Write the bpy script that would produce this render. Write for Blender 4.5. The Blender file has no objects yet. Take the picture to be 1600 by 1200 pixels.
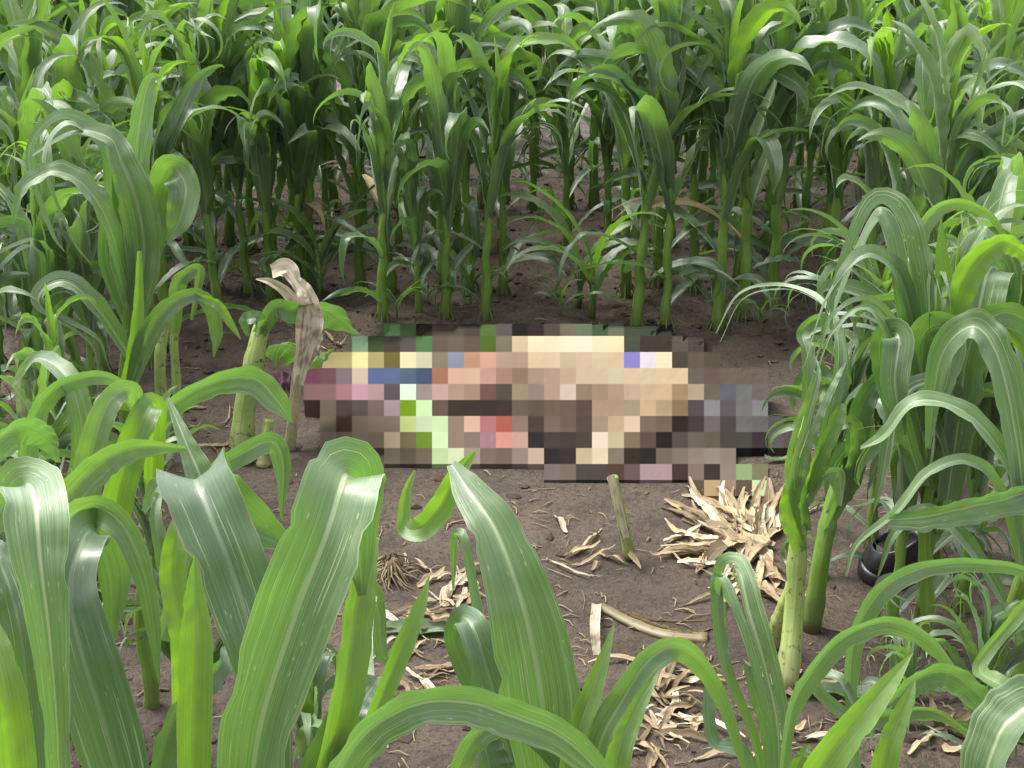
import bpy, math, random
from mathutils import Vector, Matrix, noise
R = math.radians
PI = math.pi
# ------------------------------------------------------------------ camera, sky, sun
scn = bpy.context.scene
C = scn.collection
CAMZ, PITCH, F = 1.70, R(20.0), 2400.0
cam = bpy.data.objects.new('camera', bpy.data.cameras.new('camera'))
C.objects.link(cam)
cam.location = (0, 0, CAMZ)
cam.rotation_euler = (R(90) - PITCH, 0, 0)
cam.data.sensor_width = 36; cam.data.lens = 36 * F / 1600
cam.data.clip_start = 0.05; cam.data.clip_end = 2000
scn.camera = cam
SUN_EL, SUN_AZ = R(64), R(-62)          # azimuth measured from +Y towards +X
w = bpy.data.worlds.new('World'); scn.world = w; w.use_nodes = True
nt = w.node_tree
bg = nt.nodes['Background']
sky = nt.nodes.new('ShaderNodeTexSky'); sky.sky_type = 'NISHITA'; sky.sun_disc = False
sky.sun_elevation = SUN_EL; sky.sun_rotation = SUN_AZ
sky.air_density = 1.0; sky.dust_density = 4.0
hs = nt.nodes.new('ShaderNodeHueSaturation'); hs.inputs['Saturation'].default_value = 0.22
nt.links.new(sky.outputs[0], hs.inputs['Color'])
nt.links.new(hs.outputs[0], bg.inputs['Color'])
bg.inputs['Strength'].default_value = 0.15
sl = bpy.data.lights.new('sun', 'SUN'); sl.energy = 1.45; sl.angle = R(26); sl.color = (1, .96, .88)
sun = bpy.data.objects.new('sun', sl); C.objects.link(sun)
sd = Vector((math.sin(SUN_AZ) * math.cos(SUN_EL), math.cos(SUN_AZ) * math.cos(SUN_EL), math.sin(SUN_EL)))
sun.rotation_euler = sd.to_track_quat('Z', 'Y').to_euler()
sun.location = (0, 0, 10)
scn.view_settings.view_transform = 'Standard'; scn.view_settings.look = 'None'
scn.view_settings.exposure = 1.68; scn.view_settings.gamma = 1
scn.cycles.max_bounces = 6; scn.cycles.transmission_bounces = 4; scn.cycles.diffuse_bounces = 4

# ------------------------------------------------------------------ helpers
FW = Vector((0, math.cos(PITCH), -math.sin(PITCH))); UP = Vector((0, math.sin(PITCH), math.cos(PITCH)))
CAMP = Vector((0, 0, CAMZ))
def ray(px, py): return FW + Vector((1, 0, 0)) * ((px - 800) / F) + UP * (-(py - 600) / F)
def P(px, py, d):                       # world point at forward distance d (metres)
    r = ray(px, py); return CAMP + r * (d / r.y)
def G(px, py):                          # point on level ground
    r = ray(px, py); return CAMP + r * (CAMZ / -r.z)
def lerp(a, b, t): return a + (b - a) * t
def sst(a, b, x):
    t = max(0., min(1., (x - a) / (b - a))); return t * t * (3 - 2 * t)
def fb(x, y, o=3, s=0.):
    v, a = 0., 1.
    for i in range(o):
        v += a * noise.noise(Vector((x, y, s + i * 7.3))); x *= 2.07; y *= 2.07; a *= .5
    return v
def clear_mask(x, y):                   # 1 on the smooth washed soil of the clearing
    dx = (x - .08) / 1.25; dy = (y - 3.8) / 1.35
    return 1 - sst(.75, 1.25, math.sqrt(dx * dx + dy * dy) + .18 * noise.noise(Vector((x * 2.5, y * 2.5, 3))))
def gh(x, y):
    m = clear_mask(x, y)
    z = .018 * fb(x * .9, y * .9, 2, 1) + (.006 + .020 * (1 - m)) * fb(x * 5, y * 5, 3, 5)
    if y < 30:
        z += (.0020 + .020 * (1 - m)) * abs(fb(x * 17, y * 17, 3, 9))
        z += .02 * (1 - m) * math.cos(2 * PI * (y - 5.35) / .72)
    return z
class MB:
    def __init__(s): s.v = []; s.f = []; s.uv = []; s.col = []
    def build(s, name, mat, parent=None, smooth=True, col=False):
        me = bpy.data.meshes.new(name); me.from_pydata([tuple(v) for v in s.v], [], s.f)
        if s.uv:
            l = me.uv_layers.new(name='UVMap').data
            k = 0
            for fi, f in enumerate(s.f):
                for vi in f: l[k].uv = s.uv[vi]; k += 1
        if col:
            ca = me.color_attributes.new('patch', 'FLOAT_COLOR', 'CORNER'); k = 0
            for fi, f in enumerate(s.f):
                for vi in f: ca.data[k].color = s.col[fi]; k += 1
        if smooth: me.polygons.foreach_set('use_smooth', [True] * len(me.polygons))
        me.materials.append(mat); me.update()
        o = bpy.data.objects.new(name, me); C.objects.link(o)
        if parent: o.parent = parent
        return o
    def grid(s, rows, uvs):
        b = len(s.v); n = len(rows[0])
        for r, u in zip(rows, uvs):
            s.v += r; s.uv += u
        for i in range(len(rows) - 1):
            for j in range(n - 1):
                a = b + i * n + j; s.f.append((a, a + 1, a + n + 1, a + n))
    def tube(s, pts, rad, n=8, cap=True, flat=None):
        b = len(s.v); prev = None; L = 0.
        for i, p in enumerate(pts):
            t = (pts[min(i + 1, len(pts) - 1)] - pts[max(i - 1, 0)]).normalized()
            a = t.cross(Vector((0, 0, 1)) if abs(t.z) < .9 else Vector((1, 0, 0))).normalized() if prev is None else (prev - t * prev.dot(t)).normalized()
            prev = a; c = t.cross(a)
            if i: L += (p - pts[i - 1]).length
            fl = 1 if flat is None else flat
            for k in range(n):
                q = 2 * PI * k / n
                s.v.append(p + a * (math.cos(q) * rad[i]) + c * (math.sin(q) * rad[i] * fl)); s.uv.append((k / n, L))
        for i in range(len(pts) - 1):
            for k in range(n):
                a = b + i * n + k; c2 = b + i * n + (k + 1) % n
                s.f.append((a, c2, c2 + n, a + n))
        if cap:
            s.f.append(tuple(b + (len(pts) - 1) * n + k for k in range(n)))
            s.f.append(tuple(b + k for k in reversed(range(n))))
def empty(name, loc, rz=0.):
    o = bpy.data.objects.new(name, None); C.objects.link(o); o.location = loc; o.rotation_euler = (0, 0, rz)
    o.empty_display_size = .1; return o
def tag(o, label=None, cat=None, group=None, kind=None):
    if label: o['label'] = label
    if cat: o['category'] = cat
    if group: o['group'] = group
    if kind: o['kind'] = kind
    return o

# ------------------------------------------------------------------ materials
class NT:
    def __init__(s, name):
        s.m = bpy.data.materials.new(name); s.m.use_nodes = True; s.t = s.m.node_tree; s.t.nodes.clear()
        s.out = s.n('ShaderNodeOutputMaterial')
    def n(s, ty, **kw):
        nd = s.t.nodes.new(ty)
        for k, v in kw.items():
            if k in nd.inputs: nd.inputs[k].default_value = v
            else: setattr(nd, k, v)
        return nd
    def l(s, a, b): s.t.links.new(a, b)
    def math(s, op, a, b=None, c=None, clamp=False):
        nd = s.t.nodes.new('ShaderNodeMath'); nd.operation = op; nd.use_clamp = clamp
        for i, v in enumerate((a, b, c)):
            if v is None: continue
            if isinstance(v, (int, float)): nd.inputs[i].default_value = v
            else: s.l(v, nd.inputs[i])
        return nd.outputs[0]
    def mix(s, fac, a, b, mode='MIX'):
        nd = s.t.nodes.new('ShaderNodeMix'); nd.data_type = 'RGBA'; nd.blend_type = mode
        for i, v in ((0, fac), (6, a), (7, b)):
            if isinstance(v, (int, float)): nd.inputs[i].default_value = v
            elif isinstance(v, tuple): nd.inputs[i].default_value = (*v, 1)
            else: s.l(v, nd.inputs[i])
        return nd.outputs[2]
    def ramp(s, src, a, b):
        nd = s.t.nodes.new('ShaderNodeMapRange'); nd.clamp = True
        nd.inputs[1].default_value = a; nd.inputs[2].default_value = b; s.l(src, nd.inputs[0]); return nd.outputs[0]
    def noise(s, vec, scale, detail=3, rough=.5, out=0):
        nd = s.n('ShaderNodeTexNoise'); nd.inputs['Scale'].default_value = scale
        nd.inputs['Detail'].default_value = detail; nd.inputs['Roughness'].default_value = rough
        s.l(vec, nd.inputs['Vector']); return nd.outputs[out]
    def mapping(s, vec, sc, loc=None):
        nd = s.n('ShaderNodeMapping'); nd.inputs['Scale'].default_value = sc; s.l(vec, nd.inputs[0])
        if loc is not None: s.l(loc, nd.inputs[1])
        return nd.outputs[0]
def leaf_mat(name, dark, lite, rib, trans, tfac=.38, spots=1., rough=.36, dry=0.):
    m = NT(name); tc = m.n('ShaderNodeTexCoord'); oi = m.n('ShaderNodeObjectInfo')
    sep = m.n('ShaderNodeSeparateXYZ'); m.l(tc.outputs['UV'], sep.inputs[0])
    u, v = sep.outputs[0], sep.outputs[1]
    cmb = m.n('ShaderNodeCombineXYZ'); m.l(m.math('MULTIPLY', oi.outputs['Random'], 37.), cmb.inputs[0]); m.l(m.math('MULTIPLY', oi.outputs['Random'], 91.), cmb.inputs[1])
    uvo = m.n('ShaderNodeVectorMath', operation='ADD'); m.l(tc.outputs['UV'], uvo.inputs[0]); m.l(cmb.outputs[0], uvo.inputs[1])
    q = uvo.outputs[0]
    veins = m.noise(m.mapping(q, (34, 1.2, 1)), 1, 2)
    veins2 = m.noise(m.mapping(q, (110, 2., 1)), 1, 1)
    blot = m.noise(m.mapping(q, (2.2, 7, 1)), 1, 3)
    bl2 = m.noise(m.mapping(q, (1.2, 2.2, 1)), 1, 2)
    f = m.math('ADD', m.math('MULTIPLY', m.ramp(veins, .3, .7), .38), m.math('MULTIPLY', m.ramp(blot, .3, .7), .45))
    f = m.math('ADD', f, m.math('MULTIPLY', m.math('SUBTRACT', oi.outputs['Random'], .5), .5), clamp=True)
    col = m.mix(f, dark, lite)
    col = m.mix(m.math('MULTIPLY', m.ramp(veins2, .48, .66), .42), col, rib)
    v3 = m.noise(m.mapping(q, (15, .5, 1)), 1, 1)
    col = m.mix(m.math('MULTIPLY', m.ramp(v3, .55, .70), .18), col, rib)
    gl = m.noise(m.mapping(q, (60, 9, 1)), 1, 4)
    col = m.mix(m.math('MULTIPLY', m.ramp(gl, .55, .35), .35), col, tuple(c * .55 for c in dark))
    au = m.math('ABSOLUTE', m.math('SUBTRACT', u, .5))
    ribm = m.math('SUBTRACT', 1, m.ramp(au, .018, .042))
    ribm = m.math('MULTIPLY', ribm, .8)
    col = m.mix(ribm, col, rib)
    edge = m.ramp(au, .482, .5)
    col = m.mix(m.math('MULTIPLY', edge, .55), col, rib)
    # pale scrape marks and specks running along the blade
    sp = m.n('ShaderNodeTexVoronoi'); sp.inputs['Scale'].default_value = 1; m.l(m.mapping(q, (13, 34, 1)), sp.inputs['Vector'])
    sp.inputs['Randomness'].default_value = 1
    gate = m.ramp(m.noise(m.mapping(q, (3, 6, 1)), 1.3, 2), .47, .58)
    spm = m.math('MULTIPLY', m.math('SUBTRACT', 1, m.ramp(sp.outputs['Distance'], .09, .17)), gate)
    st = m.ramp(m.noise(m.mapping(q, (26, 4.5, 1)), 1, 1), .665, .70)
    spm = m.math('MULTIPLY', m.math('MAXIMUM', spm, st), spots * .75, clamp=True)
    col = m.mix(spm, col, (.36, .42, .22) if not dry else (.10, .07, .04))
    mg = m.math('MULTIPLY', m.ramp(m.math('ADD', au, m.math('MULTIPLY', m.noise(m.mapping(q, (6, 30, 1)), 1, 3), .12)), .52, .56), m.ramp(m.noise(m.mapping(q, (1, 5, 1)), 1, 2), .54, .62))
    col = m.mix(m.math('MULTIPLY', mg, .75), col, (.26, .21, .09))
    yel = m.math('MULTIPLY', m.ramp(bl2, .62, .74), .35)
    col = m.mix(yel, col, (.11, .14, .02) if not dry else (.20, .12, .06))
    if dry:
        stn = m.ramp(m.noise(m.mapping(q, (4, 22, 1)), 1, 4), .50, .66); col = m.mix(m.math('MULTIPLY', stn, .7), col, (.13, .085, .045))
        fbz = m.ramp(m.noise(m.mapping(q, (22, 2, 1)), 1, 2), .5, .62); col = m.mix(m.math('MULTIPLY', fbz, .5), col, (.20, .145, .08))
    hv = m.n('ShaderNodeHueSaturation'); m.l(col, hv.inputs['Color'])
    m.l(m.math('ADD', .82 if not dry else (.42 if 'bleached' not in name else .85), m.math('MULTIPLY', oi.outputs['Random'], .36 if not dry else (.78 if 'bleached' not in name else .2))), hv.inputs['Value'])
    bs = m.n('ShaderNodeBsdfPrincipled'); m.l(hv.outputs[0], bs.inputs['Base Color'])
    rr = m.math('ADD', rough, m.math('MULTIPLY', m.ramp(blot, .3, .7), .16)); m.l(rr, bs.inputs['Roughness'])
    bs.inputs['Specular IOR Level'].default_value = .62 if not dry else .2
    bs.inputs['Coat Weight'].default_value = .8 if not dry else 0.; bs.inputs['Coat Roughness'].default_value = .56
    bs.inputs['Sheen Weight'].default_value = .34 if not dry else 0.; bs.inputs['Sheen Roughness'].default_value = .45; bs.inputs['Sheen Tint'].default_value = (.80, .95, .88, 1)
    tr = m.n('ShaderNodeBsdfTranslucent')
    tcol = m.mix(m.ramp(veins, .3, .7), trans, tuple(c * 1.35 for c in trans))
    tcol = m.mix(m.math('MULTIPLY', ribm, .6), tcol, tuple(c * .45 for c in trans)); m.l(tcol, tr.inputs['Color'])
    bp = m.n('ShaderNodeBump'); bp.inputs['Strength'].default_value = .35; bp.inputs['Distance'].default_value = .0012
    h = m.math('ADD', m.math('MULTIPLY', m.noise(m.mapping(q, (46, .8, 1)), 1, 1), 1), m.math('MULTIPLY', ribm, -1.2)); m.l(h, bp.inputs['Height'])
    h2 = m.n('ShaderNodeBump'); h2.inputs['Strength'].default_value = .3; h2.inputs['Distance'].default_value = .006
    m.l(m.noise(m.mapping(q, (2.5, 12, 1)), 1, 2), h2.inputs['Height']); m.l(bp.outputs[0], h2.inputs['Normal'])
    m.l(h2.outputs[0], bs.inputs['Normal'])
    mx = m.n('ShaderNodeMixShader'); mx.inputs[0].default_value = tfac
    m.l(bs.outputs[0], mx.inputs[1]); m.l(tr.outputs[0], mx.inputs[2]); m.l(mx.outputs[0], m.out.inputs[0])
    return m.m
M = {}
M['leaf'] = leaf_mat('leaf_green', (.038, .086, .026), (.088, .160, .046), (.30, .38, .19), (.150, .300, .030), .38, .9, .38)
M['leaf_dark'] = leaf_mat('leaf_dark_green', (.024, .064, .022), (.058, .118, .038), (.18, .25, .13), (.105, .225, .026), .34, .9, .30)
M['leaf_young'] = leaf_mat('leaf_young_green', (.056, .134, .013), (.112, .208, .022), (.23, .32, .09), (.200, .395, .018), .42, .5, .36)
M['leaf_near'] = leaf_mat('leaf_near_green', (.044, .096, .032), (.096, .170, .058), (.40, .48, .26), (.135, .300, .030), .30, 1.3, .38)
M['leaf_dry'] = leaf_mat('leaf_dry', (.26, .19, .11), (.54, .44, .28), (.62, .52, .36), (.34, .26, .14), .25, .5, .65, 1.)
def stalk_mat(name, a, b, low, dirty=.0):
    m = NT(name); tc = m.n('ShaderNodeTexCoord'); geo = m.n('ShaderNodeNewGeometry')
    sep = m.n('ShaderNodeSeparateXYZ'); m.l(tc.outputs['UV'], sep.inputs[0])
    ob = tc.outputs['Object']
    st = m.noise(m.mapping(tc.outputs['UV'], (26, 3, 1)), 1, 2); n2 = m.noise(ob, 14, 3)
    col = m.mix(m.ramp(st, .3, .7), a, b)
    col = m.mix(m.math('MULTIPLY', m.ramp(n2, .45, .7), .45), col, tuple(c * .6 for c in a))
    z = sep.outputs[1]
    col = m.mix(m.math('MULTIPLY', m.math('SUBTRACT', 1, m.ramp(z, .02, .13)), .7), col, low)
    sp = m.ramp(m.noise(m.mapping(tc.outputs['UV'], (9, 60, 1)), 1, 3), .60, .68)
    col = m.mix(m.math('MULTIPLY', sp, dirty), col, (.07, .05, .035))
    bs = m.n('ShaderNodeBsdfPrincipled'); m.l(col, bs.inputs['Base Color']); bs.inputs['Roughness'].default_value = .45
    bs.inputs['Specular IOR Level'].default_value = .4
    bp = m.n('ShaderNodeBump'); bp.inputs['Strength'].default_value = .4; bp.inputs['Distance'].default_value = .002
    m.l(st, bp.inputs['Height']); m.l(bp.outputs[0], bs.inputs['Normal']); m.l(bs.outputs[0], m.out.inputs[0]); return m.m
M['bleached'] = leaf_mat('leaf_bleached', (.46, .39, .27), (.80, .72, .56), (.80, .74, .60), (.42, .34, .22), .25, .6, .65, 1.)
M['stalk'] = stalk_mat('stalk_green', (.085, .165, .022), (.155, .255, .040), (.085, .075, .035), .35)
M['stalk_pale'] = stalk_mat('stalk_pale', (.17, .25, .05), (.33, .40, .14), (.20, .17, .08), 1.0)
M['stalk_rot'] = stalk_mat('stalk_rotten', (.10, .085, .035), (.22, .18, .09), (.10, .08, .045), 1.0)
M['stalk_dry'] = stalk_mat('stalk_dry', (.27, .24, .12), (.40, .36, .20), (.18, .15, .08), .7)
def soil_mat():
    m = NT('soil'); tc = m.n('ShaderNodeTexCoord'); ob = tc.outputs['Object']
    n1 = m.noise(ob, 1.3, 4); n2 = m.noise(ob, 9, 5, .6); n3 = m.noise(ob, 70, 4, .65); n4 = m.noise(ob, 260, 3, .6)
    col = m.mix(m.ramp(n1, .35, .65), (.036, .0240, .0150), (.088, .0610, .0410))
    col = m.mix(m.math('MULTIPLY', m.ramp(n2, .45, .7), .6), col, (.026, .017, .012))
    col = m.mix(m.math('MULTIPLY', m.ramp(n3, .48, .64), .8), col, (.017, .011, .008))
    col = m.mix(m.math('MULTIPLY', m.ramp(n4, .54, .70), .42), col, (.13, .105, .085))
    bs = m.n('ShaderNodeBsdfPrincipled'); m.l(col, bs.inputs['Base Color'])
    m.l(m.math('SUBTRACT', .86, m.math('MULTIPLY', m.ramp(n2, .6, .35), .34)), bs.inputs['Roughness'])
    bs.inputs['Specular IOR Level'].default_value = .4
    b1 = m.n('ShaderNodeBump'); b1.inputs['Strength'].default_value = .9; b1.inputs['Distance'].default_value = .022
    m.l(m.math('ADD', m.math('MULTIPLY', n3, .5), n2), b1.inputs['Height'])
    vor = m.n('ShaderNodeTexVoronoi'); vor.inputs['Scale'].default_value = 70; m.l(ob, vor.inputs['Vector'])
    b2 = m.n('ShaderNodeBump'); b2.inputs['Strength'].default_value = .8; b2.inputs['Distance'].default_value = .005
    m.l(m.math('ADD', n4, m.math('MULTIPLY', vor.outputs['Distance'], .6)), b2.inputs['Height']); m.l(b1.outputs[0], b2.inputs['Normal']); m.l(b2.outputs[0], bs.inputs['Normal'])
    m.l(bs.outputs[0], m.out.inputs[0]); return m.m
M['soil'] = soil_mat()
def plain(name, col, rough=.6, spec=.4, bump=0., sc=60, var=.3):
    m = NT(name); tc = m.n('ShaderNodeTexCoord'); n1 = m.noise(tc.outputs['Object'], sc, 4, .6)
    bs = m.n('ShaderNodeBsdfPrincipled'); bs.inputs['Roughness'].default_value = rough; bs.inputs['Specular IOR Level'].default_value = spec
    m.l(m.mix(m.math('MULTIPLY', m.ramp(n1, .3, .7), var), col, tuple(c * .45 for c in col)), bs.inputs['Base Color'])
    if bump:
        b = m.n('ShaderNodeBump'); b.inputs['Strength'].default_value = bump; b.inputs['Distance'].default_value = .004
        m.l(n1, b.inputs['Height']); m.l(b.outputs[0], bs.inputs['Normal'])
    m.l(bs.outputs[0], m.out.inputs[0]); return m.m
M['clod'] = plain('clod', (.052, .037, .030), .9, .2, .6, 50, .6)
M['straw'] = plain('straw', (.26, .20, .12), .7, .2, .3, 30, .8)
M['black'] = plain('black_rubber', (.018, .018, .022), .32, .6, .3, 40)
M['mud'] = plain('muddy_water', (.06, .045, .032), .12, .6)
M['maroon'] = plain('maroon_cloth', (.055, .013, .032), .6, .3, .5, 60, .6)
M['root'] = plain('root', (.13, .09, .06), .8, .2, .5, 40, .6)
def patch_mat():
    m = NT('mosaic'); at = m.n('ShaderNodeAttribute', attribute_name='patch'); bs = m.n('ShaderNodeBsdfPrincipled')
    m.l(at.outputs['Color'], bs.inputs['Base Color']); bs.inputs['Roughness'].default_value = .9; bs.inputs['Specular IOR Level'].default_value = .1
    m.l(bs.outputs[0], m.out.inputs[0]); return m.m
M['patch'] = patch_mat()

# ------------------------------------------------------------------ ground
def axis(vals):
    out = []
    for a, b, st in vals:
        n = max(1, int(round((b - a) / st)))
        out += [a + (b - a) * i / n for i in range(n)]
    return out + [vals[-1][1]]
xs = axis([(-600, -100, 250), (-100, -20, 20), (-20, -6, 2), (-6, -2.2, .16), (-2.2, 2.2, .022), (2.2, 6, .16), (6, 20, 2), (20, 100, 20), (100, 600, 250)])
ys = axis([(-60, -6, 9), (-6, 1, .7), (1, 2.3, .1), (2.3, 5.6, .022), (5.6, 9, .05), (9, 14, .25), (14, 30, 2), (30, 200, 34), (200, 900, 175)])
g = MB(); nx = len(xs)
for y in ys:
    for x in xs:
        g.v.append((x, y, gh(x, y)))
for i in range(len(ys) - 1):
    for j in range(nx - 1):
        a = i * nx + j; g.f.append((a, a + 1, a + nx + 1, a + nx))
tag(g.build('ground', M['soil']), kind='structure')

# ------------------------------------------------------------------ corn leaves and stalks
def width_profile(s, broad=.35):
    base = .50 + .50 * sst(0, broad, s)
    tip = max(0., 1 - max(0., (s - broad) / (1 - broad)) ** 2.1) ** .95
    return base * tip
def blade(mb, frames, wfun, kfun, wave, ncol=6, split=None, rnd=random, u0=0., u1=1., jag=0., vf=.16):
    """frames: list of (p, T, S, N, s); one ribbon of leaf between lateral u0..u1"""
    ph = [rnd.uniform(0, 6.3) for _ in range(4)]; fr = rnd.uniform(5.5, 9)
    rows, uvs = [], []; L = 0.
    for i, (p, T, S, N, s) in enumerate(frames):
        if i: L += (p - frames[i - 1][0]).length
        w = max(wfun(s), .0016); k = kfun(s); row, uv = [], []
        for j in range(ncol + 1):
            u = lerp(u0, u1, j / ncol); t = (u - .5) * w
            if jag and 0 < s < 1 and j in (0, ncol): t *= 1 - jag * abs(noise.noise(Vector((s * 30, ph[0], j))))
            if jag and j in (0, 1, ncol - 1, ncol):
                nn = noise.noise(Vector((s * 13, ph[1] + 5 * (j > ncol / 2), 2)))
                if nn > .38: t *= 1 - min(.14, (nn - .38) * 1.6)
            if k > .5: lat, up = math.sin(k * t) / k, (1 - math.cos(k * t)) / k
            else: lat, up = t, .5 * k * t * t
            e = abs(2 * u - 1)
            side = 0 if u < .5 else 1
            wv = wave * (.35 + 1.5 * abs(noise.noise(Vector((s * 5, ph[2], side * 9))))) * e ** 1.6 * math.sin(fr * 2 * PI * s * (1 + .25 * side) + ph[side] + 1.3 * math.sin(9 * s + ph[2 + side])) * min(1, s * 5) * (w / .07)
            up += .0084 * e * (w / .07) + vf * abs(t) + .0022 * noise.noise(Vector((u * 3, s * 22, ph[1]))) * (w / .05)
            row.append(p + S * lat + N * (up + wv)); uv.append((u, L))
        rows.append(row); uvs.append(uv)
    mb.grid(rows, uvs)
def arc_frames(p0, az, th0, curve, length, n, daz=0., tw=0., rnd=random, kink=None, extra=0., ex0=1.):
    fr = []; p = p0.copy(); ds = length / n; q0 = az * 7 + th0 * 31
    for i in range(n + 1):
        s = i / n
        th = th0 + curve(s) + (extra * max(0, s - ex0) * 3)
        if kink and s > kink[0]: th += kink[1] * sst(kink[0], kink[0] + .06, s)
        a = az + daz * s * s + .35 * s * noise.noise(Vector((s * 4, q0, 0))); th += .30 * s * noise.noise(Vector((s * 5, q0, 9)))
        T = Vector((math.sin(th) * math.cos(a), math.sin(th) * math.sin(a), math.cos(th)))
        S = Vector((-math.sin(a), math.cos(a), 0)); N = T.cross(S).normalized()
        q = Matrix.Rotation(tw * s * s + .5 * noise.noise(Vector((s * 6, q0, 4))) * s, 3, T)
        fr.append((p.copy(), T, q @ S, q @ N, s)); p = p + T * ds
    return fr
def make_leaf(p0, az, length, width, th0, bend, power, rnd, mat, parent, wave=.007, daz=0., tw=0., kink=None, shred=0, near=False, name='leaf', curl=3.):
    mb = MB(); n = 34 if near else 26
    wf = lambda s: width * width_profile(s)
    kf = lambda s: lerp(60., curl, sst(0, .16, s)) * (.07 / max(width, .02)) ** .5
    cv = lambda s: bend * s ** power
    if not shred:
        blade(mb, arc_frames(p0, az, th0, cv, length, n, daz, tw, rnd, kink), wf, kf, wave, 6, rnd=rnd, jag=.10 if rnd.random() < .3 else 0.)
    else:
        cuts = sorted(rnd.uniform(.15, .85) for _ in range(shred)); cuts = [0] + cuts + [1]
        s0 = rnd.uniform(.3, .6)
        for a, b in zip(cuts[:-1], cuts[1:]):
            if b - a < .05: continue
            st = rnd.getstate()
            ex = rnd.uniform(-.5, 1.6); dz = rnd.uniform(-.7, .7)
            fr = arc_frames(p0, az, th0, cv, length * rnd.uniform(.8, 1.05) if s0 < .2 else length, n, 0, tw, rnd, kink, ex, s0)
            # azimuth drift only past the split
            out = []; off = Vector((0, 0, 0)); prev = fr[0][0]
            for (p, T, S, N, s) in fr:
                d = (p - prev); prev = p
                rot = Matrix.Rotation(dz * max(0, s - s0) * 2.2 + daz * s * s, 3, 'Z')
                d2 = rot @ d; off = out[-1][0] + d2 if out else p
                out.append((off.copy(), rot @ T, rot @ S, rot @ N, s))
            rr = random.Random(5)
            blade(mb, out, lambda s: width * max(width_profile(s), .0), kf, wave * .6, 2 if b - a < .35 else 4, rnd=rr, u0=a, u1=b)
    return mb.build(name, mat, parent)
def stalk_rings(h, r0, r1, rnd, lean=0., laz=0., n=26, zig=.004):
    pts, rad = [], []; nodes = [.04, .09, .17, .27, .39, .52, .66, .8]
    for i in range(n + 1):
        s = i / n; z = s * h
        b = lean * s * s * h
        k = int(s * 8)
        zz = zig * math.sin(s * 8 * PI)
        pts.append(Vector((b * math.cos(laz) + zz, b * math.sin(laz), z)))
        r = lerp(r0, r1, s)
        for q in nodes:
            dz = abs(z - q * h)
            if dz < .012: r *= 1.22
            elif q * h < z < q * h + .05: r *= 1.06
        rad.append(r)
    return pts, rad
def corn(seed, h=.62, nleaf=10, scale=1., parent=None, name='corn_plant', rank=None, lod=False, droopy=0., shredp=.15, pale=False):
    """a young maize plant: ridged stalk, brace roots, two ranks of arching blades and a rolled whorl"""
    rnd = random.Random(seed); root = parent or empty(name, (0, 0, 0))
    sm = M['stalk_pale'] if pale else M['stalk']
    mb = MB(); lean = rnd.uniform(0, .08); laz = rnd.uniform(0, 6.3)
    r0 = rnd.uniform(.0150, .0185)
    pts, rad = stalk_rings(h, r0, .008, rnd, lean, laz)
    mb.tube([Vector((pts[0].x, pts[0].y, -.03))] + pts, [rad[0]] + rad, 10)
    for k in range(6):
        a = k * 1.05 + rnd.uniform(-.3, .3); q = .05
        mb.tube([Vector((math.cos(a) * .012, math.sin(a) * .012, q)), Vector((math.cos(a) * .030, math.sin(a) * .030, .02)), Vector((math.cos(a) * .040, math.sin(a) * .040, -.02))], [.003, .0028, .002], 5, False)
    mb.build('stalk', sm, root)
    rk = rnd.uniform(0, 6.3) if rank is None else rank
    for i in range(nleaf):
        f = i / (nleaf - 1)                       # 0 lowest
        z = h * (.10 + .3 * f / .2 if f < .2 else .44 + .54 * (f - .2) / .8)
        k = min(len(pts) - 1, int(z / h * (len(pts) - 1))); p = pts[k].copy()
        az = rk + PI * i + rnd.uniform(-.55, .55)
        if f < .2:
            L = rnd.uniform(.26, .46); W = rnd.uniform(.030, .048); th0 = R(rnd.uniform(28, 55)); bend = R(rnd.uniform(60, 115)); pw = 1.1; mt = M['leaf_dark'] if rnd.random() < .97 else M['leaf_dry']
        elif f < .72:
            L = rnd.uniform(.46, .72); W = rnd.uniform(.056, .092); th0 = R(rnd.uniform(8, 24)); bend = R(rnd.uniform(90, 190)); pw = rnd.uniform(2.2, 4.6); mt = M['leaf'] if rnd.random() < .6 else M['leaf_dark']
        else:
            L = rnd.uniform(.42, .64); W = rnd.uniform(.054, .088); th0 = R(rnd.uniform(2, 13)); bend = R(rnd.uniform(60, 200)); pw = rnd.uniform(3., 6.); mt = M['leaf'] if rnd.random() < .72 else M['leaf_young']
        bend += droopy
        kink = (rnd.uniform(.35, .65), R(rnd.uniform(30, 80))) if rnd.random() < .18 else None
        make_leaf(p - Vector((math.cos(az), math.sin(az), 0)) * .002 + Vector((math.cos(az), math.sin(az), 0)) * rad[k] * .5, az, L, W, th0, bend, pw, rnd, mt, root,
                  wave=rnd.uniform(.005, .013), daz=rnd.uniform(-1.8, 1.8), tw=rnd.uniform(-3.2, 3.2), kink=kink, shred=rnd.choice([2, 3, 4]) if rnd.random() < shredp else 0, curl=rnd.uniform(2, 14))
    # rolled new leaf standing out of the whorl
    make_leaf(pts[-1], rnd.uniform(0, 6.3), rnd.uniform(.28, .42), .038, R(3), R(rnd.uniform(5, 40)), 3, rnd, M['leaf_young'], root, wave=.002, tw=1.2, name='whorl_leaf', curl=38.)
    return root
def copy_tree(o, parent=None):
    c = o.copy(); C.objects.link(c)
    if parent: c.parent = parent
    for ch in o.children: copy_tree(ch, c)
    return c
VAR = [corn(100 + i, h=random.Random(i).uniform(.70, .86), nleaf=13 + i % 3, shredp=.18 + .15 * (i % 3 == 0)) for i in range(16)]
VAR += [corn(300 + i, h=.66, nleaf=15, shredp=.8, droopy=.25) for i in range(4)]
used = set(); rg = random.Random(7)
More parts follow.
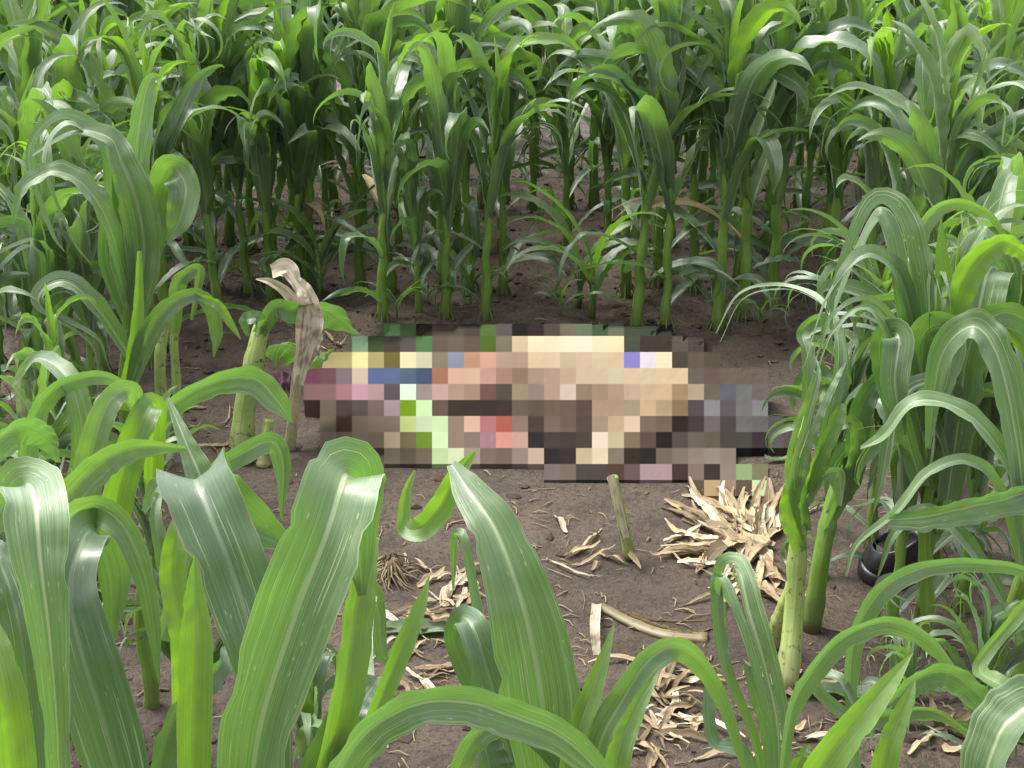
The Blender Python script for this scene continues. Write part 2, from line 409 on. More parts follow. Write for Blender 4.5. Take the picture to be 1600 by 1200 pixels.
def plant(x, y, sc, rz=None, var=None, lean=0., laz=0.):
    i = var if var is not None else rg.randrange(16)
    if i not in used: used.add(i); o = VAR[i]
    else: o = copy_tree(VAR[i])
    o.location = (x, y, gh(x, y) - .005); o.scale = (sc, sc, sc)
    rz = rg.uniform(0, 6.3) if rz is None else rz
    o.rotation_euler = (math.sin(laz) * -lean + rg.uniform(-.04, .04), math.cos(laz) * lean + rg.uniform(-.04, .04), rz)
    return o
ORD = ['first', 'second', 'third', 'fourth', 'fifth', 'sixth', 'seventh', 'eighth', 'ninth', 'tenth', 'eleventh', 'twelfth', 'thirteenth', 'fourteenth', 'fifteenth']
# front row behind the clearing: base pixel, scale
FRONT = [(340, 488, .96), (425, 462, .98), (475, 458, 1.05), (597, 514, .98), (655, 500, .60), (697, 503, .94), (760, 505, 1.0), (995, 516, 1.08), (1040, 517, 1.06), (1121, 514, 1.16), (1160, 506, 1.2), (1207, 490, 1.14), (1290, 475, 1.12)]
for i, (px, py, sc) in enumerate(FRONT):
    q = G(px, py); o = plant(q.x, q.y, sc)
    tag(o, 'green corn plant, %s from the left in the row edging the back of the clearing' % ORD[i], 'corn plant', 'corn plants along the back of the clearing')
# rows of the field behind
cnt = 0
for ri, d in enumerate([5.78, 6.4, 7.1, 7.85, 8.7]):
    half = .35 * d + .42; x = -half + rg.uniform(0, .2)
    while x < half:
        if not (ri == 0 and .0 < x < .30) and not (ri == 1 and .05 < x < .25):
            o = plant(x + rg.uniform(-.03, .03), d + rg.uniform(-.06, .06), rg.uniform(.92, 1.26) + .02 * ri)
            tag(o, 'green corn plant standing in the dense field rows behind the clearing', 'corn plant', 'corn plants of the field behind'); cnt += 1
        x += rg.uniform(.12, .18) if ri < 3 else rg.uniform(.17, .25)
print('field plants', cnt)
# left block beside the clearing: world x, y, scale, lean
LEFT = [(-1.24, 5.25, 1.06, 0, 0), (-1.43, 5.3, 1.05, 0, 0), (-1.62, 5.2, 1.1, 0, 0), (-1.82, 5.25, 1.06, 0, 0), (-1.20, 4.85, 1.0, .03, PI), (-1.30, 4.35, .98, .05, PI), (-1.44, 4.4, 1.05, .03, 0), (-1.36, 4.05, .84, .15, PI * .9), (-1.22, 4.12, .78, .22, PI), (-1.34, 3.75, .8, .05, PI), (-1.36, 4.8, 1.08, 0, 0), (-1.52, 4.85, 1.05, 0, 0), (-1.68, 4.75, 1.1, 0, 0), (-1.58, 4.3, 1.04, 0, 0), (-1.16, 3.55, .60, .1, PI)]
LL = ['behind the left edge of the clearing, nearest the open soil', 'second in from the clearing in the left back row', 'third in from the clearing in the left back row', 'at the far left edge of the picture in the back row',
      'leaning slightly left beside the broken pale stalks', 'tall and shading the soil at the left', 'upright at the far left, in front of the back row', 'bent left with a pale bare stem at the left edge', 'leaning far left over a spotted pale stem', 'closest of the left block, at the left edge of the picture', 'beside the clearing, just behind the folded pale stalk', 'with overlapping leaves two steps left of the folded pale stalk', 'tall in the thick of the left block', 'at the very edge of the left block, split tips hanging', 'short and ragged, low between the bent pale stems']
for k, ((x, y, sc, le, la), lb) in enumerate(zip(LEFT, LL)):
    tag(plant(x, y, sc, lean=le, laz=la, var=[None, 16, None, 17, None, 18, 16, 19, None, 17, 18, None, 19, 16, None][k]), 'green corn plant ' + lb, 'corn plant', 'corn plants left of the clearing')
RIGHT = [(1.25, 5.2, 1.05, 0, 0), (1.45, 5.1, 1.1, 0, 0), (1.68, 5.2, 1.08, 0, 0), (1.28, 4.4, .98, 0, 0), (1.46, 4.3, 1.0, 0, 0), (1.30, 3.75, .92, 0, 0), (1.14, 3.75, .86, 0, 0), (.84, 3.02, .86, 0, 0), (.92, 3.06, .88, 0, 0), (1.04, 3.15, .86, .06, 0), (.74, 3.3, .62, .12, PI), (1.06, 2.8, .74, .06, 0), (.90, 3.48, .82, 0, 0), (1.04, 3.4, .9, 0, 0), (1.16, 3.45, .88, 0, 0), (1.20, 4.7, 1.0, 0, 0)]
RL = ['behind the right edge of the clearing, nearest the open soil', 'second in from the clearing in the right back row', 'at the far right edge in the back row', 'in the middle of the right block behind the bright whorls', 'at the right edge in the middle of the block',
      'behind the bright whorls at the right edge', 'half hidden behind the bright whorls on the right', 'with a bare green stem, left of the pair by the shoe', 'with a bare green stem, right of the pair by the shoe', 'leaning right at the right edge, close to the viewer', 'ragged and short, beside the broken spotted stalk', 'with drooping wide leaves at the lower right edge', 'with split ribbon leaves at the inner edge of the right block', 'with split pale leaves right of the ribbon-leaved one', 'behind the split-leaved pair on the right', 'shaded, deep in the right block']
for k, ((x, y, sc, le, la), lb) in enumerate(zip(RIGHT, RL)):
    tag(plant(x, y, sc, lean=le, laz=la, var=[None, None, None, None, 17, 18, 17, 16, 19, 18, 16, None, 16, 18, 17, None][k]), 'green corn plant ' + lb, 'corn plant', 'corn plants right of the clearing')
# ------------------------------------------------------------------ leaves laid along given curves
def cr(pts, n):
    """Catmull-Rom through pts"""
    P_ = [pts[0] * 2 - pts[1]] + pts + [pts[-1] * 2 - pts[-2]]; out = []; m = len(pts) - 1
    for i in range(n + 1):
        t = i / n * m; k = min(int(t), m - 1); t -= k
        a, b, c, d = P_[k:k + 4]
        out.append(.5 * ((2 * b) + (c - a) * t + (2 * a - 5 * b + 4 * c - d) * t * t + (3 * b - a - 3 * c + d) * t ** 3))
    return out
def li(vals, s):
    t = s * (len(vals) - 1); k = min(int(t), len(vals) - 2); return lerp(vals[k], vals[k + 1], t - k)
def path_leaf(parent, pts, wid, roll, mat, seed=0, curl=4., wave=.004, name='leaf', n=44, jag=0., cuts=None):
    """pts: (px,py,d) along the midrib; wid: metres at even steps; roll: blade turn about the midrib, degrees (0 = broadside)"""
    W = [Vector(P(*q)) for q in pts]
    off = parent.location; c = cr(W, n); fr = []
    for i, p in enumerate(c):
        T = (c[min(i + 1, n)] - c[max(i - 1, 0)]).normalized(); V = (CAMP - p).normalized()
        S = T.cross(V); S = S.normalized() if S.length > .05 else (fr[-1][2] if fr else Vector((1, 0, 0)))
        if fr:
            S0 = fr[-1][5]
            if S.dot(S0) < -.2: S = -S
            S = (S * .5 + S0 * .5); S = (S - T * S.dot(T)).normalized()
        raw = S.copy()
        q = Matrix.Rotation(R(li(roll, i / n)), 3, T); S = q @ S; N = T.cross(S)
        if N.dot(q @ V) < 0: N = -N
        fr.append((p - off, T, S, N, i / n, raw))
    rnd = random.Random(seed); mb = MB()
    f5 = [x[:5] for x in fr]
    if not cuts:
        blade(mb, f5, lambda s: li(wid, s), lambda s: curl, wave * 1.3 + .001, 10, rnd=rnd, jag=jag + .035, vf=.13)
    else:
        cc = [0] + cuts + [1]
        for k, (a, b) in enumerate(zip(cc[:-1], cc[1:])):
            rr = random.Random(seed); dv = Vector((rnd.uniform(-.05, .05), rnd.uniform(-.03, .03), rnd.uniform(-.09, .01)))
            f6 = [(p + dv * max(0, s - .45) ** 1.5 * 2.2, T, S, N, s) for (p, T, S, N, s) in f5]
            blade(mb, f6, lambda s: li(wid, s), lambda s: curl, wave, 3, rnd=rr, u0=a + .012, u1=b - .012)
    return mb.build(name, mat, parent)
def near_plant(px, d, label, hs=.55, hp=None, leanto=None, mat=None, name='corn_plant'):
    """plant rooted on the ground at lateral pixel px, forward distance d"""
    q = P(px, 900, d); b = Vector((q.x, d, gh(q.x, d) - .005)); o = empty(name, b)
    tag(o, label, 'corn plant', 'large corn plants nearest the viewer')
    top = Vector(P(*leanto)) if leanto else b + Vector((0, 0, hs)); mb = MB(); pts, rad = [], []
    for i in range(19):
        s = i / 18; pts.append((top - b) * s + Vector((.006 * math.sin(s * 9), 0, 0)) - Vector((0, 0, .02 * (1 - s)))); rad.append(lerp(.017, .010, s) * (1.12 if i % 3 == 1 else 1))
    mb.tube(pts, rad, 12); mb.build('stalk', mat or M['stalk'], o)
    return o
LN, LY, LD, LF = M['leaf_near'], M['leaf_young'], M['leaf_dark'], M['leaf']
# A: the big whorl left of centre
A = near_plant(400, 1.72, 'large corn plant with one very broad upright leaf, left of centre at the bottom edge', leanto=(420, 1290, 1.70))
path_leaf(A, [(385, 1290, 1.66), (408, 1130, 1.64), (462, 960, 1.62), (508, 840, 1.62), (531, 764, 1.65), (541, 744, 1.69), (551, 768, 1.75), (560, 850, 1.79), (566, 930, 1.80)], [.070, .092, .099, .098, .094, .088, .082, .066, .04, .01], [-8, -8, -4, 0, 0, 0, 0, 0], LN, 3, 7, .002)
path_leaf(A, [(430, 1290, 1.72), (412, 1080, 1.76), (375, 930, 1.80), (330, 810, 1.84), (306, 752, 1.90), (318, 760, 1.98), (380, 810, 2.02), (440, 845, 2.06)], [.04, .065, .088, .097, .098, .098, .090, .07, .03], [8, 8, 4, 0, 0, 0, 0], LD, 4, 8, .003)
path_leaf(A, [(300, 1260, 1.60), (302, 1120, 1.60), (306, 1000, 1.61), (304, 930, 1.62), (304, 868, 1.63)], [.040, .044, .041, .026, .002], [10, 5, 0, 0], LY, 5, 22, .001)
path_leaf(A, [(540, 1260, 1.66), (585, 1120, 1.68), (630, 1010, 1.70), (655, 950, 1.72), (671, 900, 1.74)], [.020, .026, .026, .018, .001], [20, 10, 0], LY, 6, 30, .001)
path_leaf(A, [(500, 1260, 1.72), (535, 1100, 1.74), (552, 980, 1.78), (566, 880, 1.82), (578, 830, 1.86), (580, 870, 1.9)], [.05, .05, .048, .038, .025, .006], [30, 30, 35], LY, 7, 8, .003)
path_leaf(A, [(560, 1230, 1.78), (566, 1100, 1.84), (560, 1000, 1.92), (572, 925, 1.98), (590, 950, 2.0), (602, 1030, 2.0), (640, 960, 2.02)], [.02, .035, .04, .034, .026, .02, .004], [0, 10, 40], LN, 8, 6, .003)
path_leaf(A, [(450, 1290, 1.74), (520, 1160, 1.74), (560, 1090, 1.78), (590, 1060, 1.86)], [.05, .06, .05, .01], [20, 10, 0], LD, 9, 8, .003)
path_leaf(A, [(290, 1100, 2.0), (288, 1000, 2.0), (270, 900, 2.02), (278, 830, 2.04), (300, 790, 2.1)], [.045, .045, .04, .03, .01], [10, 0, 0], LY, 10, 10, .003)
# B: far left
B = near_plant(70, 1.62, 'large corn plant filling the lower left corner with arching dark leaves', leanto=(90, 1320, 1.62))
path_leaf(B, [(95, 1320, 1.58), (90, 1150, 1.56), (78, 1000, 1.55), (62, 870, 1.56), (54, 785, 1.60), (40, 758, 1.70), (5, 790, 1.76), (-30, 860, 1.8)], [.028, .030, .038, .055, .072, .072, .060, .04, .01], [-5, 0, 0, 0], LN, 11, 6, .003)
path_leaf(B, [(215, 1320, 1.60), (165, 1140, 1.62), (125, 1010, 1.64), (108, 920, 1.67), (126, 850, 1.72), (150, 830, 1.80), (178, 900, 1.86), (176, 1000, 1.88)], [.06, .082, .085, .072, .058, .052, .05, .04, .01], [5, 0, 0, 0, 0], LD, 12, 7, .002)
path_leaf(B, [(60, 900, 1.9), (100, 822, 1.84), (150, 792, 1.80), (196, 826, 1.78), (226, 900, 1.77), (240, 980, 1.77), (249, 1068, 1.77)], [.05, .055, .050, .036, .028, .020, .002], [35, 30, 20, 10, 0], LF, 13, 6, .002)
path_leaf(B, [(30, 1320, 1.50), (20, 1180, 1.50), (8, 1080, 1.50), (-10, 1000, 1.52), (-30, 940, 1.55)], [.045, .05, .046, .03, .003], [10, 0, 0], LY, 14, 14, .001)
path_leaf(B, [(60, 1300, 1.75), (45, 1120, 1.78), (30, 980, 1.8), (0, 880, 1.84), (-30, 850, 1.88)], [.06, .07, .07, .05, .02], [0, 10, 0], LD, 15, 8, .003)
path_leaf(B, [(230, 1290, 1.8), (262, 1150, 1.84), (300, 1085, 1.88), (345, 1040, 1.95), (350, 1010, 2.0)], [.03, .05, .05, .035, .005], [30, 40, 30], LD, 16, 8, .004)
path_leaf(B, [(-20, 700, 1.9), (30, 668, 1.94), (70, 680, 1.98), (92, 722, 2.0)], [.05, .055, .045, .008], [50, 45, 40], LN, 17, 8, .003)
# C: centre broad leaf
Cc = near_plant(830, 1.85, 'corn plant with one broad pale leaf rising in front of the clearing, centre bottom', leanto=(850, 1330, 1.84))
path_leaf(Cc, [(862, 1330, 1.84), (856, 1180, 1.82), (838, 1040, 1.80), (812, 930, 1.80), (775, 830, 1.83), (735, 770, 1.88), (706, 726, 1.95)], [.055, .082, .112, .100, .078, .060, .040, .014], [-6, -4, 0, 0], LN, 21, 5, .002)
path_leaf(Cc, [(830, 1300, 1.90), (790, 1160, 1.92), (768, 1070, 1.93), (740, 985, 1.95), (722, 968, 1.99), (712, 1005, 2.02), (745, 1090, 2.02), (760, 1110, 2.02)], [.05, .065, .062, .045, .035, .03, .024, .006], [10, 10, 20], LD, 22, 6, .002)
path_leaf(Cc, [(762, 1060, 1.98), (740, 930, 2.02), (722, 840, 2.05), (712, 850, 2.08), (708, 920, 2.1)], [.02, .018, .018, .018, .003], [30, 40, 30], LF, 23, 6, .002)
path_leaf(Cc, [(742, 705, 2.06), (712, 745, 2.05), (690, 790, 2.05), (660, 825, 2.06), (632, 822, 2.08), (634, 770, 2.10), (648, 735, 2.12)], [.008, .028, .038, .038, .026, .016, .004], [-10, 0, 20, 30], LY, 24, 6, .003)
path_leaf(Cc, [(480, 1330, 1.42), (545, 1180, 1.40), (620, 1112, 1.40), (710, 1094, 1.40), (800, 1118, 1.41), (890, 1160, 1.43), (985, 1260, 1.46)], [.040, .046, .048, .046, .046, .044, .035, .015], [38, 36, 28, 20, 10], LN, 25, 7, .003)
path_leaf(Cc, [(700, 1250, 1.75), (735, 1160, 1.75), (790, 1130, 1.76), (850, 1165, 1.77), (905, 1260, 1.78)], [.03, .036, .034, .026, .012], [30, 30, 20], LF, 26, 7, .003)
path_leaf(Cc, [(770, 1300, 1.85), (765, 1200, 1.86), (740, 1120, 1.88)], [.05, .06, .03], [30, 30], LD, 27, 9, .003)
# D: spikes right of centre
D = near_plant(900, 1.78, 'corn plant with three bright pointed leaves and one arching leaf, at the bottom edge', leanto=(890, 1330, 1.78))
path_leaf(D, [(880, 1320, 1.74), (897, 1170, 1.74), (925, 1080, 1.76), (946, 1020, 1.78), (960, 972, 1.80)], [.034, .036, .028, .014, .001], [10, 0], LY, 31, 22, .001)
path_leaf(D, [(925, 1320, 1.74), (935, 1170, 1.74), (975, 1090, 1.76), (1015, 1030, 1.78), (1060, 1012, 1.82), (1105, 1050, 1.85), (1140, 1120, 1.86), (1175, 1240, 1.86)], [.04, .045, .046, .038, .036, .032, .026, .02, .004], [10, 10, 25, 30, 20], LF, 32, 9, .002)
path_leaf(D, [(950, 1320, 1.70), (962, 1190, 1.70), (988, 1120, 1.72), (1012, 1075, 1.74), (1030, 1044, 1.76)], [.034, .036, .026, .014, .001], [20, 10], LY, 33, 18, .001)
# E: shredded pale plant
E = near_plant(1215, 2.1, 'small corn plant with split greyish ribbon leaves, below the broken stalk', leanto=(1210, 1215, 2.08))
path_leaf(E, [(1215, 1290, 2.06), (1216, 1150, 2.05), (1195, 1040, 2.06), (1168, 950, 2.08), (1146, 884, 2.12), (1128, 890, 2.18), (1140, 930, 2.22)], [.03, .04, .044, .046, .050, .045, .03, .01], [0, 5, 10, 0], LN, 41, 4, .004, cuts=[.35, .6])
path_leaf(E, [(1205, 1290, 2.1), (1180, 1160, 2.1), (1140, 1060, 2.1), (1125, 1000, 2.12), (1118, 910, 2.15), (1124, 906, 2.18)], [.012, .016, .018, .022, .02, .006], [30, 20, 10], LF, 42, 6, .002)
path_leaf(E, [(1210, 1290, 2.1), (1200, 1160, 2.09), (1178, 1080, 2.08), (1160, 1030, 2.09)], [.03, .03, .024, .002], [30, 20], LF, 43, 6, .004)
path_leaf(E, [(1205, 1280, 2.02), (1160, 1180, 2.0), (1115, 1160, 2.0), (1105, 1100, 2.02), (1108, 1040, 2.05)], [.02, .026, .024, .02, .004], [40, 30, 20], LD, 44, 6, .004)
path_leaf(E, [(1215, 1260, 2.03), (1250, 1190, 2.02), (1262, 1165, 2.03)], [.03, .03, .01], [30, 20], LY, 45, 6, .004)
# F: right arches
F_ = near_plant(1300, 1.9, 'corn plant with two long arching leaves and two bright spikes, lower right', leanto=(1290, 1330, 1.88))
path_leaf(F_, [(1215, 1300, 1.92), (1232, 1130, 1.92), (1268, 1050, 1.92), (1320, 995, 1.92), (1390, 972, 1.93), (1450, 1000, 1.95), (1490, 1050, 1.97), (1512, 1110, 1.98)], [.012, .022, .036, .038, .036, .034, .028, .018, .004], [40, 40, 45, 45, 40], LN, 51, 7, .002)
path_leaf(F_, [(1340, 1280, 2.02), (1328, 1110, 2.02), (1335, 1000, 2.02), (1375, 925, 2.02), (1440, 888, 2.03), (1520, 880, 2.05), (1610, 895, 2.08), (1700, 960, 2.1)], [.02, .022, .030, .034, .030, .026, .022, .012], [30, 30, 30, 40, 45], LN, 52, 8, .002)
path_leaf(F_, [(1200, 1330, 1.64), (1290, 1190, 1.62), (1350, 1115, 1.62), (1395, 1060, 1.63), (1426, 1020, 1.64)], [.045, .046, .036, .020, .001], [15, 5, 0], LY, 53, 18, .001)
path_leaf(F_, [(1365, 1320, 1.66), (1382, 1190, 1.66), (1402, 1130, 1.67), (1420, 1090, 1.68), (1430, 1062, 1.69)], [.034, .034, .026, .016, .001], [10, 0], LY, 54, 18, .001)
path_leaf(F_, [(1390, 1100, 1.8), (1430, 1062, 1.8), (1480, 1050, 1.8), (1530, 1085, 1.8), (1560, 1140, 1.8), (1545, 1200, 1.82)], [.03, .042, .048, .044, .03, .01], [45, 45, 35, 20], LN, 55, 7, .003)
path_leaf(F_, [(1340, 1110, 2.0), (1310, 1060, 2.02), (1270, 1062, 2.05), (1340, 1120, 2.0), (1450, 1110, 1.95), (1520, 1150, 1.95)], [.01, .02, .02, .028, .03, .02, .01], [40, 45, 40], LF, 56, 6, .003)
# H: lower right corner
H = near_plant(1590, 1.6, 'corn plant with a wide drooping leaf in the lower right corner', leanto=(1640, 1330, 1.6))
path_leaf(H, [(1700, 1330, 1.62), (1660, 1150, 1.60), (1620, 1105, 1.58), (1575, 1130, 1.57), (1545, 1190, 1.56), (1530, 1280, 1.56)], [.04, .06, .07, .07, .06, .04], [30, 35, 30, 20], LN, 61, 8, .004)
path_leaf(H, [(1700, 1300, 1.8), (1640, 1130, 1.8), (1570, 1075, 1.8), (1530, 1040, 1.85), (1590, 960, 1.9), (1640, 900, 1.95)], [.02, .03, .028, .02, .02, .01], [30, 35, 30, 20], LY, 62, 8, .003)
# K: broad leaf pushed across the right edge above the black shoe
K = near_plant(1560, 2.55, 'corn plant with a broad torn leaf bent sideways over the black shoe, right edge', leanto=(1620, 800, 2.5))
path_leaf(K, [(1690, 745, 2.5), (1620, 765, 2.48), (1560, 782, 2.46), (1500, 795, 2.45), (1440, 808, 2.45), (1388, 812, 2.45)], [.055, .065, .065, .058, .05, .03], [-45, -40, -35, -25], LN, 63, 6, .003, jag=.3)
path_leaf(K, [(1600, 1000, 2.6), (1520, 860, 2.6), (1450, 800, 2.6), (1400, 830, 2.6), (1372, 900, 2.6)], [.02, .03, .03, .02, .003], [30, 30, 10], LD, 68, 6, .004)
path_leaf(K, [(1640, 840, 2.5), (1560, 700, 2.5), (1500, 640, 2.5), (1430, 628, 2.5), (1380, 680, 2.52), (1345, 700, 2.55)], [.03, .035, .034, .03, .022, .006], [30, 40, 30], LN, 64, 6, .004)
path_leaf(K, [(1600, 900, 2.5), (1560, 760, 2.5), (1510, 720, 2.48), (1450, 740, 2.46), (1400, 800, 2.45), (1340, 850, 2.46), (1322, 900, 2.46)], [.02, .022, .024, .022, .018, .012, .003], [30, 40, 30], LF, 65, 6, .003)
path_leaf(K, [(1610, 900, 2.5), (1590, 700, 2.5), (1560, 560, 2.52), (1520, 510, 2.55), (1470, 560, 2.58), (1450, 700, 2.6)], [.05, .06, .06, .055, .045, .01], [30, 20, 10], LN, 66, 6, .005)
# R: the bright whorl on the right
Rw = near_plant(1455, 3.0, 'tall bright corn plant with folded broad leaves spilling out, right of the clearing', leanto=(1455, 640, 3.0))
path_leaf(Rw, [(1448, 740, 2.97), (1440, 580, 2.95), (1425, 440, 2.94), (1405, 350, 2.95), (1375, 318, 2.97), (1345, 370, 2.97), (1318, 450, 2.97), (1300, 520, 2.97)], [.05, .075, .085, .080, .06, .04, .025, .006], [10, 5, 20, 30, 30], LN, 201, 6, .004, cuts=[.5])
path_leaf(Rw, [(1460, 720, 2.96), (1475, 600, 2.94), (1478, 480, 2.93), (1472, 400, 2.94), (1470, 338, 2.95)], [.04, .06, .05, .026, .002], [10, 0, 0], LY, 202, 12, .002)
path_leaf(Rw, [(1465, 740, 2.98), (1505, 600, 2.98), (1530, 480, 3.0), (1545, 422, 3.03), (1562, 430, 3.08), (1570, 500, 3.1)], [.05, .08, .095, .095, .085, .05], [0, 0, 0], LN, 203, 5, .003)
path_leaf(Rw, [(1440, 760, 2.94), (1408, 650, 2.90), (1385, 560, 2.88), (1392, 524, 2.86), (1405, 530, 2.82), (1398, 600, 2.80), (1412, 680, 2.80)], [.04, .06, .065, .062, .062, .055, .01], [5, 0, 0], LN, 204, 6, .003)
path_leaf(Rw, [(1470, 760, 2.94), (1445, 640, 2.90), (1442, 540, 2.88), (1465, 512, 2.85), (1490, 530, 2.83), (1478, 600, 2.82), (1462, 640, 2.82)], [.04, .06, .075, .078, .065, .04, .01], [0, 10, 20], LF, 205, 6, .004)
path_leaf(Rw, [(1480, 780, 2.92), (1500, 640, 2.88), (1515, 540, 2.86), (1560, 490, 2.84), (1610, 505, 2.84), (1660, 560, 2.84)], [.05, .07, .07, .06, .05, .02], [20, 20, 40], LN, 206, 6, .004)
path_leaf(Rw, [(1450, 560, 2.98), (1430, 400, 2.98), (1460, 330, 3.0), (1510, 318, 3.0), (1560, 350, 3.0), (1590, 430, 3.0)], [.03, .04, .036, .028, .018, .003], [30, 40, 45], LF, 207, 6, .003)
path_leaf(Rw, [(1440, 560, 2.95), (1405, 430, 2.92), (1350, 395, 2.9), (1300, 440, 2.88), (1278, 520, 2.88)], [.03, .038, .032, .022, .003], [30, 40, 40], LN, 208, 6, .004, cuts=[.5])
path_leaf(Rw, [(1445, 700, 2.9), (1410, 560, 2.86), (1360, 480, 2.84), (1310, 500, 2.82), (1290, 560, 2.82)], [.03, .05, .04, .026, .003], [20, 40, 40], LF, 209, 6, .004, cuts=[.4, .7])
path_leaf(Rw, [(1465, 700, 2.9), (1490, 620, 2.86), (1440, 600, 2.82), (1400, 640, 2.8), (1380, 740, 2.8), (1365, 800, 2.8)], [.03, .04, .04, .034, .022, .003], [30, 30, 10], LN, 210, 6, .004)
path_leaf(Rw, [(1460, 640, 2.9), (1500, 450, 2.88), (1560, 380, 2.86), (1610, 400, 2.86)], [.04, .06, .05, .03], [10, 20, 40], LY, 211, 7, .004)
# L: the tall pale whorl at the left of the clearing
Lw = near_plant(205, 3.9, 'tall pale corn plant with long arching split leaves, left of the clearing', leanto=(200, 440, 3.9))
path_leaf(Lw, [(205, 520, 3.88), (225, 400, 3.86), (212, 310, 3.84), (190, 255, 3.84), (170, 215, 3.86), (110, 205, 3.88), (40, 250, 3.9)], [.05, .095, .10, .075, .055, .04, .006], [0, 0, 30, 40], LF, 221, 6, .005)
path_leaf(Lw, [(200, 500, 3.9), (170, 400, 3.9), (178, 290, 3.9), (160, 222, 3.9), (100, 185, 3.88), (60, 240, 3.86), (100, 350, 3.84), (128, 382, 3.84)], [.04, .07, .07, .06, .05, .035, .02, .004], [10, 20, 40, 30, 10], LN, 222, 6, .005, cuts=[.5])
path_leaf(Lw, [(210, 500, 3.9), (235, 380, 3.9), (250, 300, 3.9), (268, 262, 3.86), (290, 290, 3.82), (282, 340, 3.8), (262, 378, 3.8)], [.04, .07, .08, .085, .085, .07, .01], [0, 10, 10], LF, 223, 6, .006)
path_leaf(Lw, [(200, 480, 3.92), (205, 330, 3.94), (215, 210, 3.96), (232, 130, 3.98), (250, 118, 4.0)], [.04, .07, .07, .04, .006], [10, 20, 20], LN, 224, 6, .005)
path_leaf(Lw, [(205, 470, 3.88), (160, 330, 3.8), (100, 270, 3.78), (40, 290, 3.76), (20, 350, 3.76)], [.04, .06, .055, .04, .004], [30, 40, 30], LN, 225, 6, .005)
path_leaf(Lw, [(205, 560, 3.88), (150, 480, 3.8), (100, 440, 3.78), (60, 470, 3.76), (140, 520, 3.74), (150, 580, 3.74)], [.04, .055, .055, .045, .03, .004], [30, 40, 20], LN, 226, 6, .005, cuts=[.35, .65])
path_leaf(Lw, [(198, 440, 3.9), (190, 340, 3.88), (185, 250, 3.88), (176, 190, 3.88)], [.04, .05, .035, .003], [10, 0, 0], LY, 227, 9, .003)
# smaller plants filling in behind the nearest leaves
for px, d, sc, v, lb in [(150, 2.45, .56, 16, 'short leafy corn plant behind the arching leaves of the lower left corner'), (300, 2.38, .54, 18, 'short leafy corn plant behind the broad dark leaf at the lower left'), (470, 2.25, .44, 17, 'low corn plant behind the big upright leaf left of centre'), (10, 2.7, .6, 19, 'short leafy corn plant at the left edge above the near whorl'), (240, 3.05, .50, 5, 'short corn plant at the foot of the ragged one beside the dry cut stalk'), (90, 3.15, .55, 18, 'short corn plant with hanging tips at the left, below the spotted stems'), (1420, 2.35, .36, 16, 'low corn plant under the two long arching leaves at the lower right'), (1560, 2.4, .46, 17, 'small corn plant at the right edge below the broad torn leaf')]:
    q = P(px, 900, d); tag(plant(q.x, d, sc, var=v), lb, 'corn plant', 'short corn plants close to the viewer')
# M: plants left of the clearing, middle distance
m1 = near_plant(215, 2.75, 'ragged corn plant with one shiny leaf drooping to a point beside the dry cut stalk', leanto=(215, 850, 2.75))
path_leaf(m1, [(140, 850, 2.74), (190, 720, 2.72), (260, 640, 2.70), (330, 598, 2.70), (395, 590, 2.70), (432, 625, 2.70), (456, 660, 2.71)], [.020, .032, .044, .052, .062, .048, .003], [30, 30, 40, 20, -10], LN, 71, 6, .002)
path_leaf(m1, [(255, 900, 2.6), (285, 800, 2.6), (330, 740, 2.6), (385, 704, 2.6), (425, 690, 2.62), (442, 725, 2.63), (440, 810, 2.64)], [.015, .028, .040, .042, .040, .036, .004], [30, 30, 20, 20, 10], LN, 72, 6, .002)
path_leaf(m1, [(120, 900, 2.5), (132, 780, 2.48), (150, 680, 2.48), (175, 622, 2.50), (205, 612, 2.54), (222, 650, 2.58)], [.05, .055, .05, .04, .035, .01], [0, 0, 20], LF, 73, 6, .004)
path_leaf(m1, [(170, 900, 2.5), (180, 800, 2.5), (200, 720, 2.5), (225, 650, 2.52), (240, 640, 2.56), (240, 740, 2.6), (238, 780, 2.6)], [.045, .055, .058, .050, .042, .036, .02], [10, 0, 0, 10], LY, 74, 6, .003)
path_leaf(m1, [(330, 900, 2.4), (345, 840, 2.4), (320, 760, 2.42), (290, 690, 2.45), (262, 622, 2.5)], [.05, .07, .06, .028, .006], [0, 0, 10], LN, 75, 7, .004)
path_leaf(m1, [(60, 900, 2.3), (90, 800, 2.32), (150, 730, 2.34), (210, 700, 2.36), (290, 700, 2.4)], [.06, .06, .055, .04, .01], [30, 20, 30], LF, 76, 7, .004)
path_leaf(m1, [(250, 1000, 2.3), (300, 860, 2.3), (290, 790, 2.32), (250, 760, 2.35), (225, 800, 2.4)], [.04, .05, .045, .035, .01], [30, 20, 30], LN, 77, 7, .004)
m2 = near_plant(60, 2.7, 'corn plant with pale twisted leaves arching over the left edge above the near whorl', leanto=(70, 860, 2.7))
path_leaf(m2, [(80, 900, 2.6), (60, 760, 2.6), (20, 700, 2.62), (-20, 690, 2.65)], [.05, .06, .05, .03], [30, 40, 30], LN, 81, 7, .004)
path_leaf(m2, [(90, 900, 2.6), (110, 800, 2.6), (130, 700, 2.6), (110, 600, 2.62), (60, 560, 2.7), (20, 600, 2.8)], [.04, .05, .05, .045, .03, .01], [0, 20, 30], LF, 82, 7, .004)
path_leaf(m2, [(60, 900, 2.6), (40, 720, 2.6), (60, 640, 2.6), (100, 600, 2.6), (170, 590, 2.64), (230, 640, 2.7)], [.03, .04, .04, .035, .026, .01], [30, 30, 30], LN, 83, 7, .004)

for v in range(20):
    if v not in used: 
        for ch in list(VAR[v].children): bpy.data.objects.remove(ch)
        bpy.data.objects.remove(VAR[v])

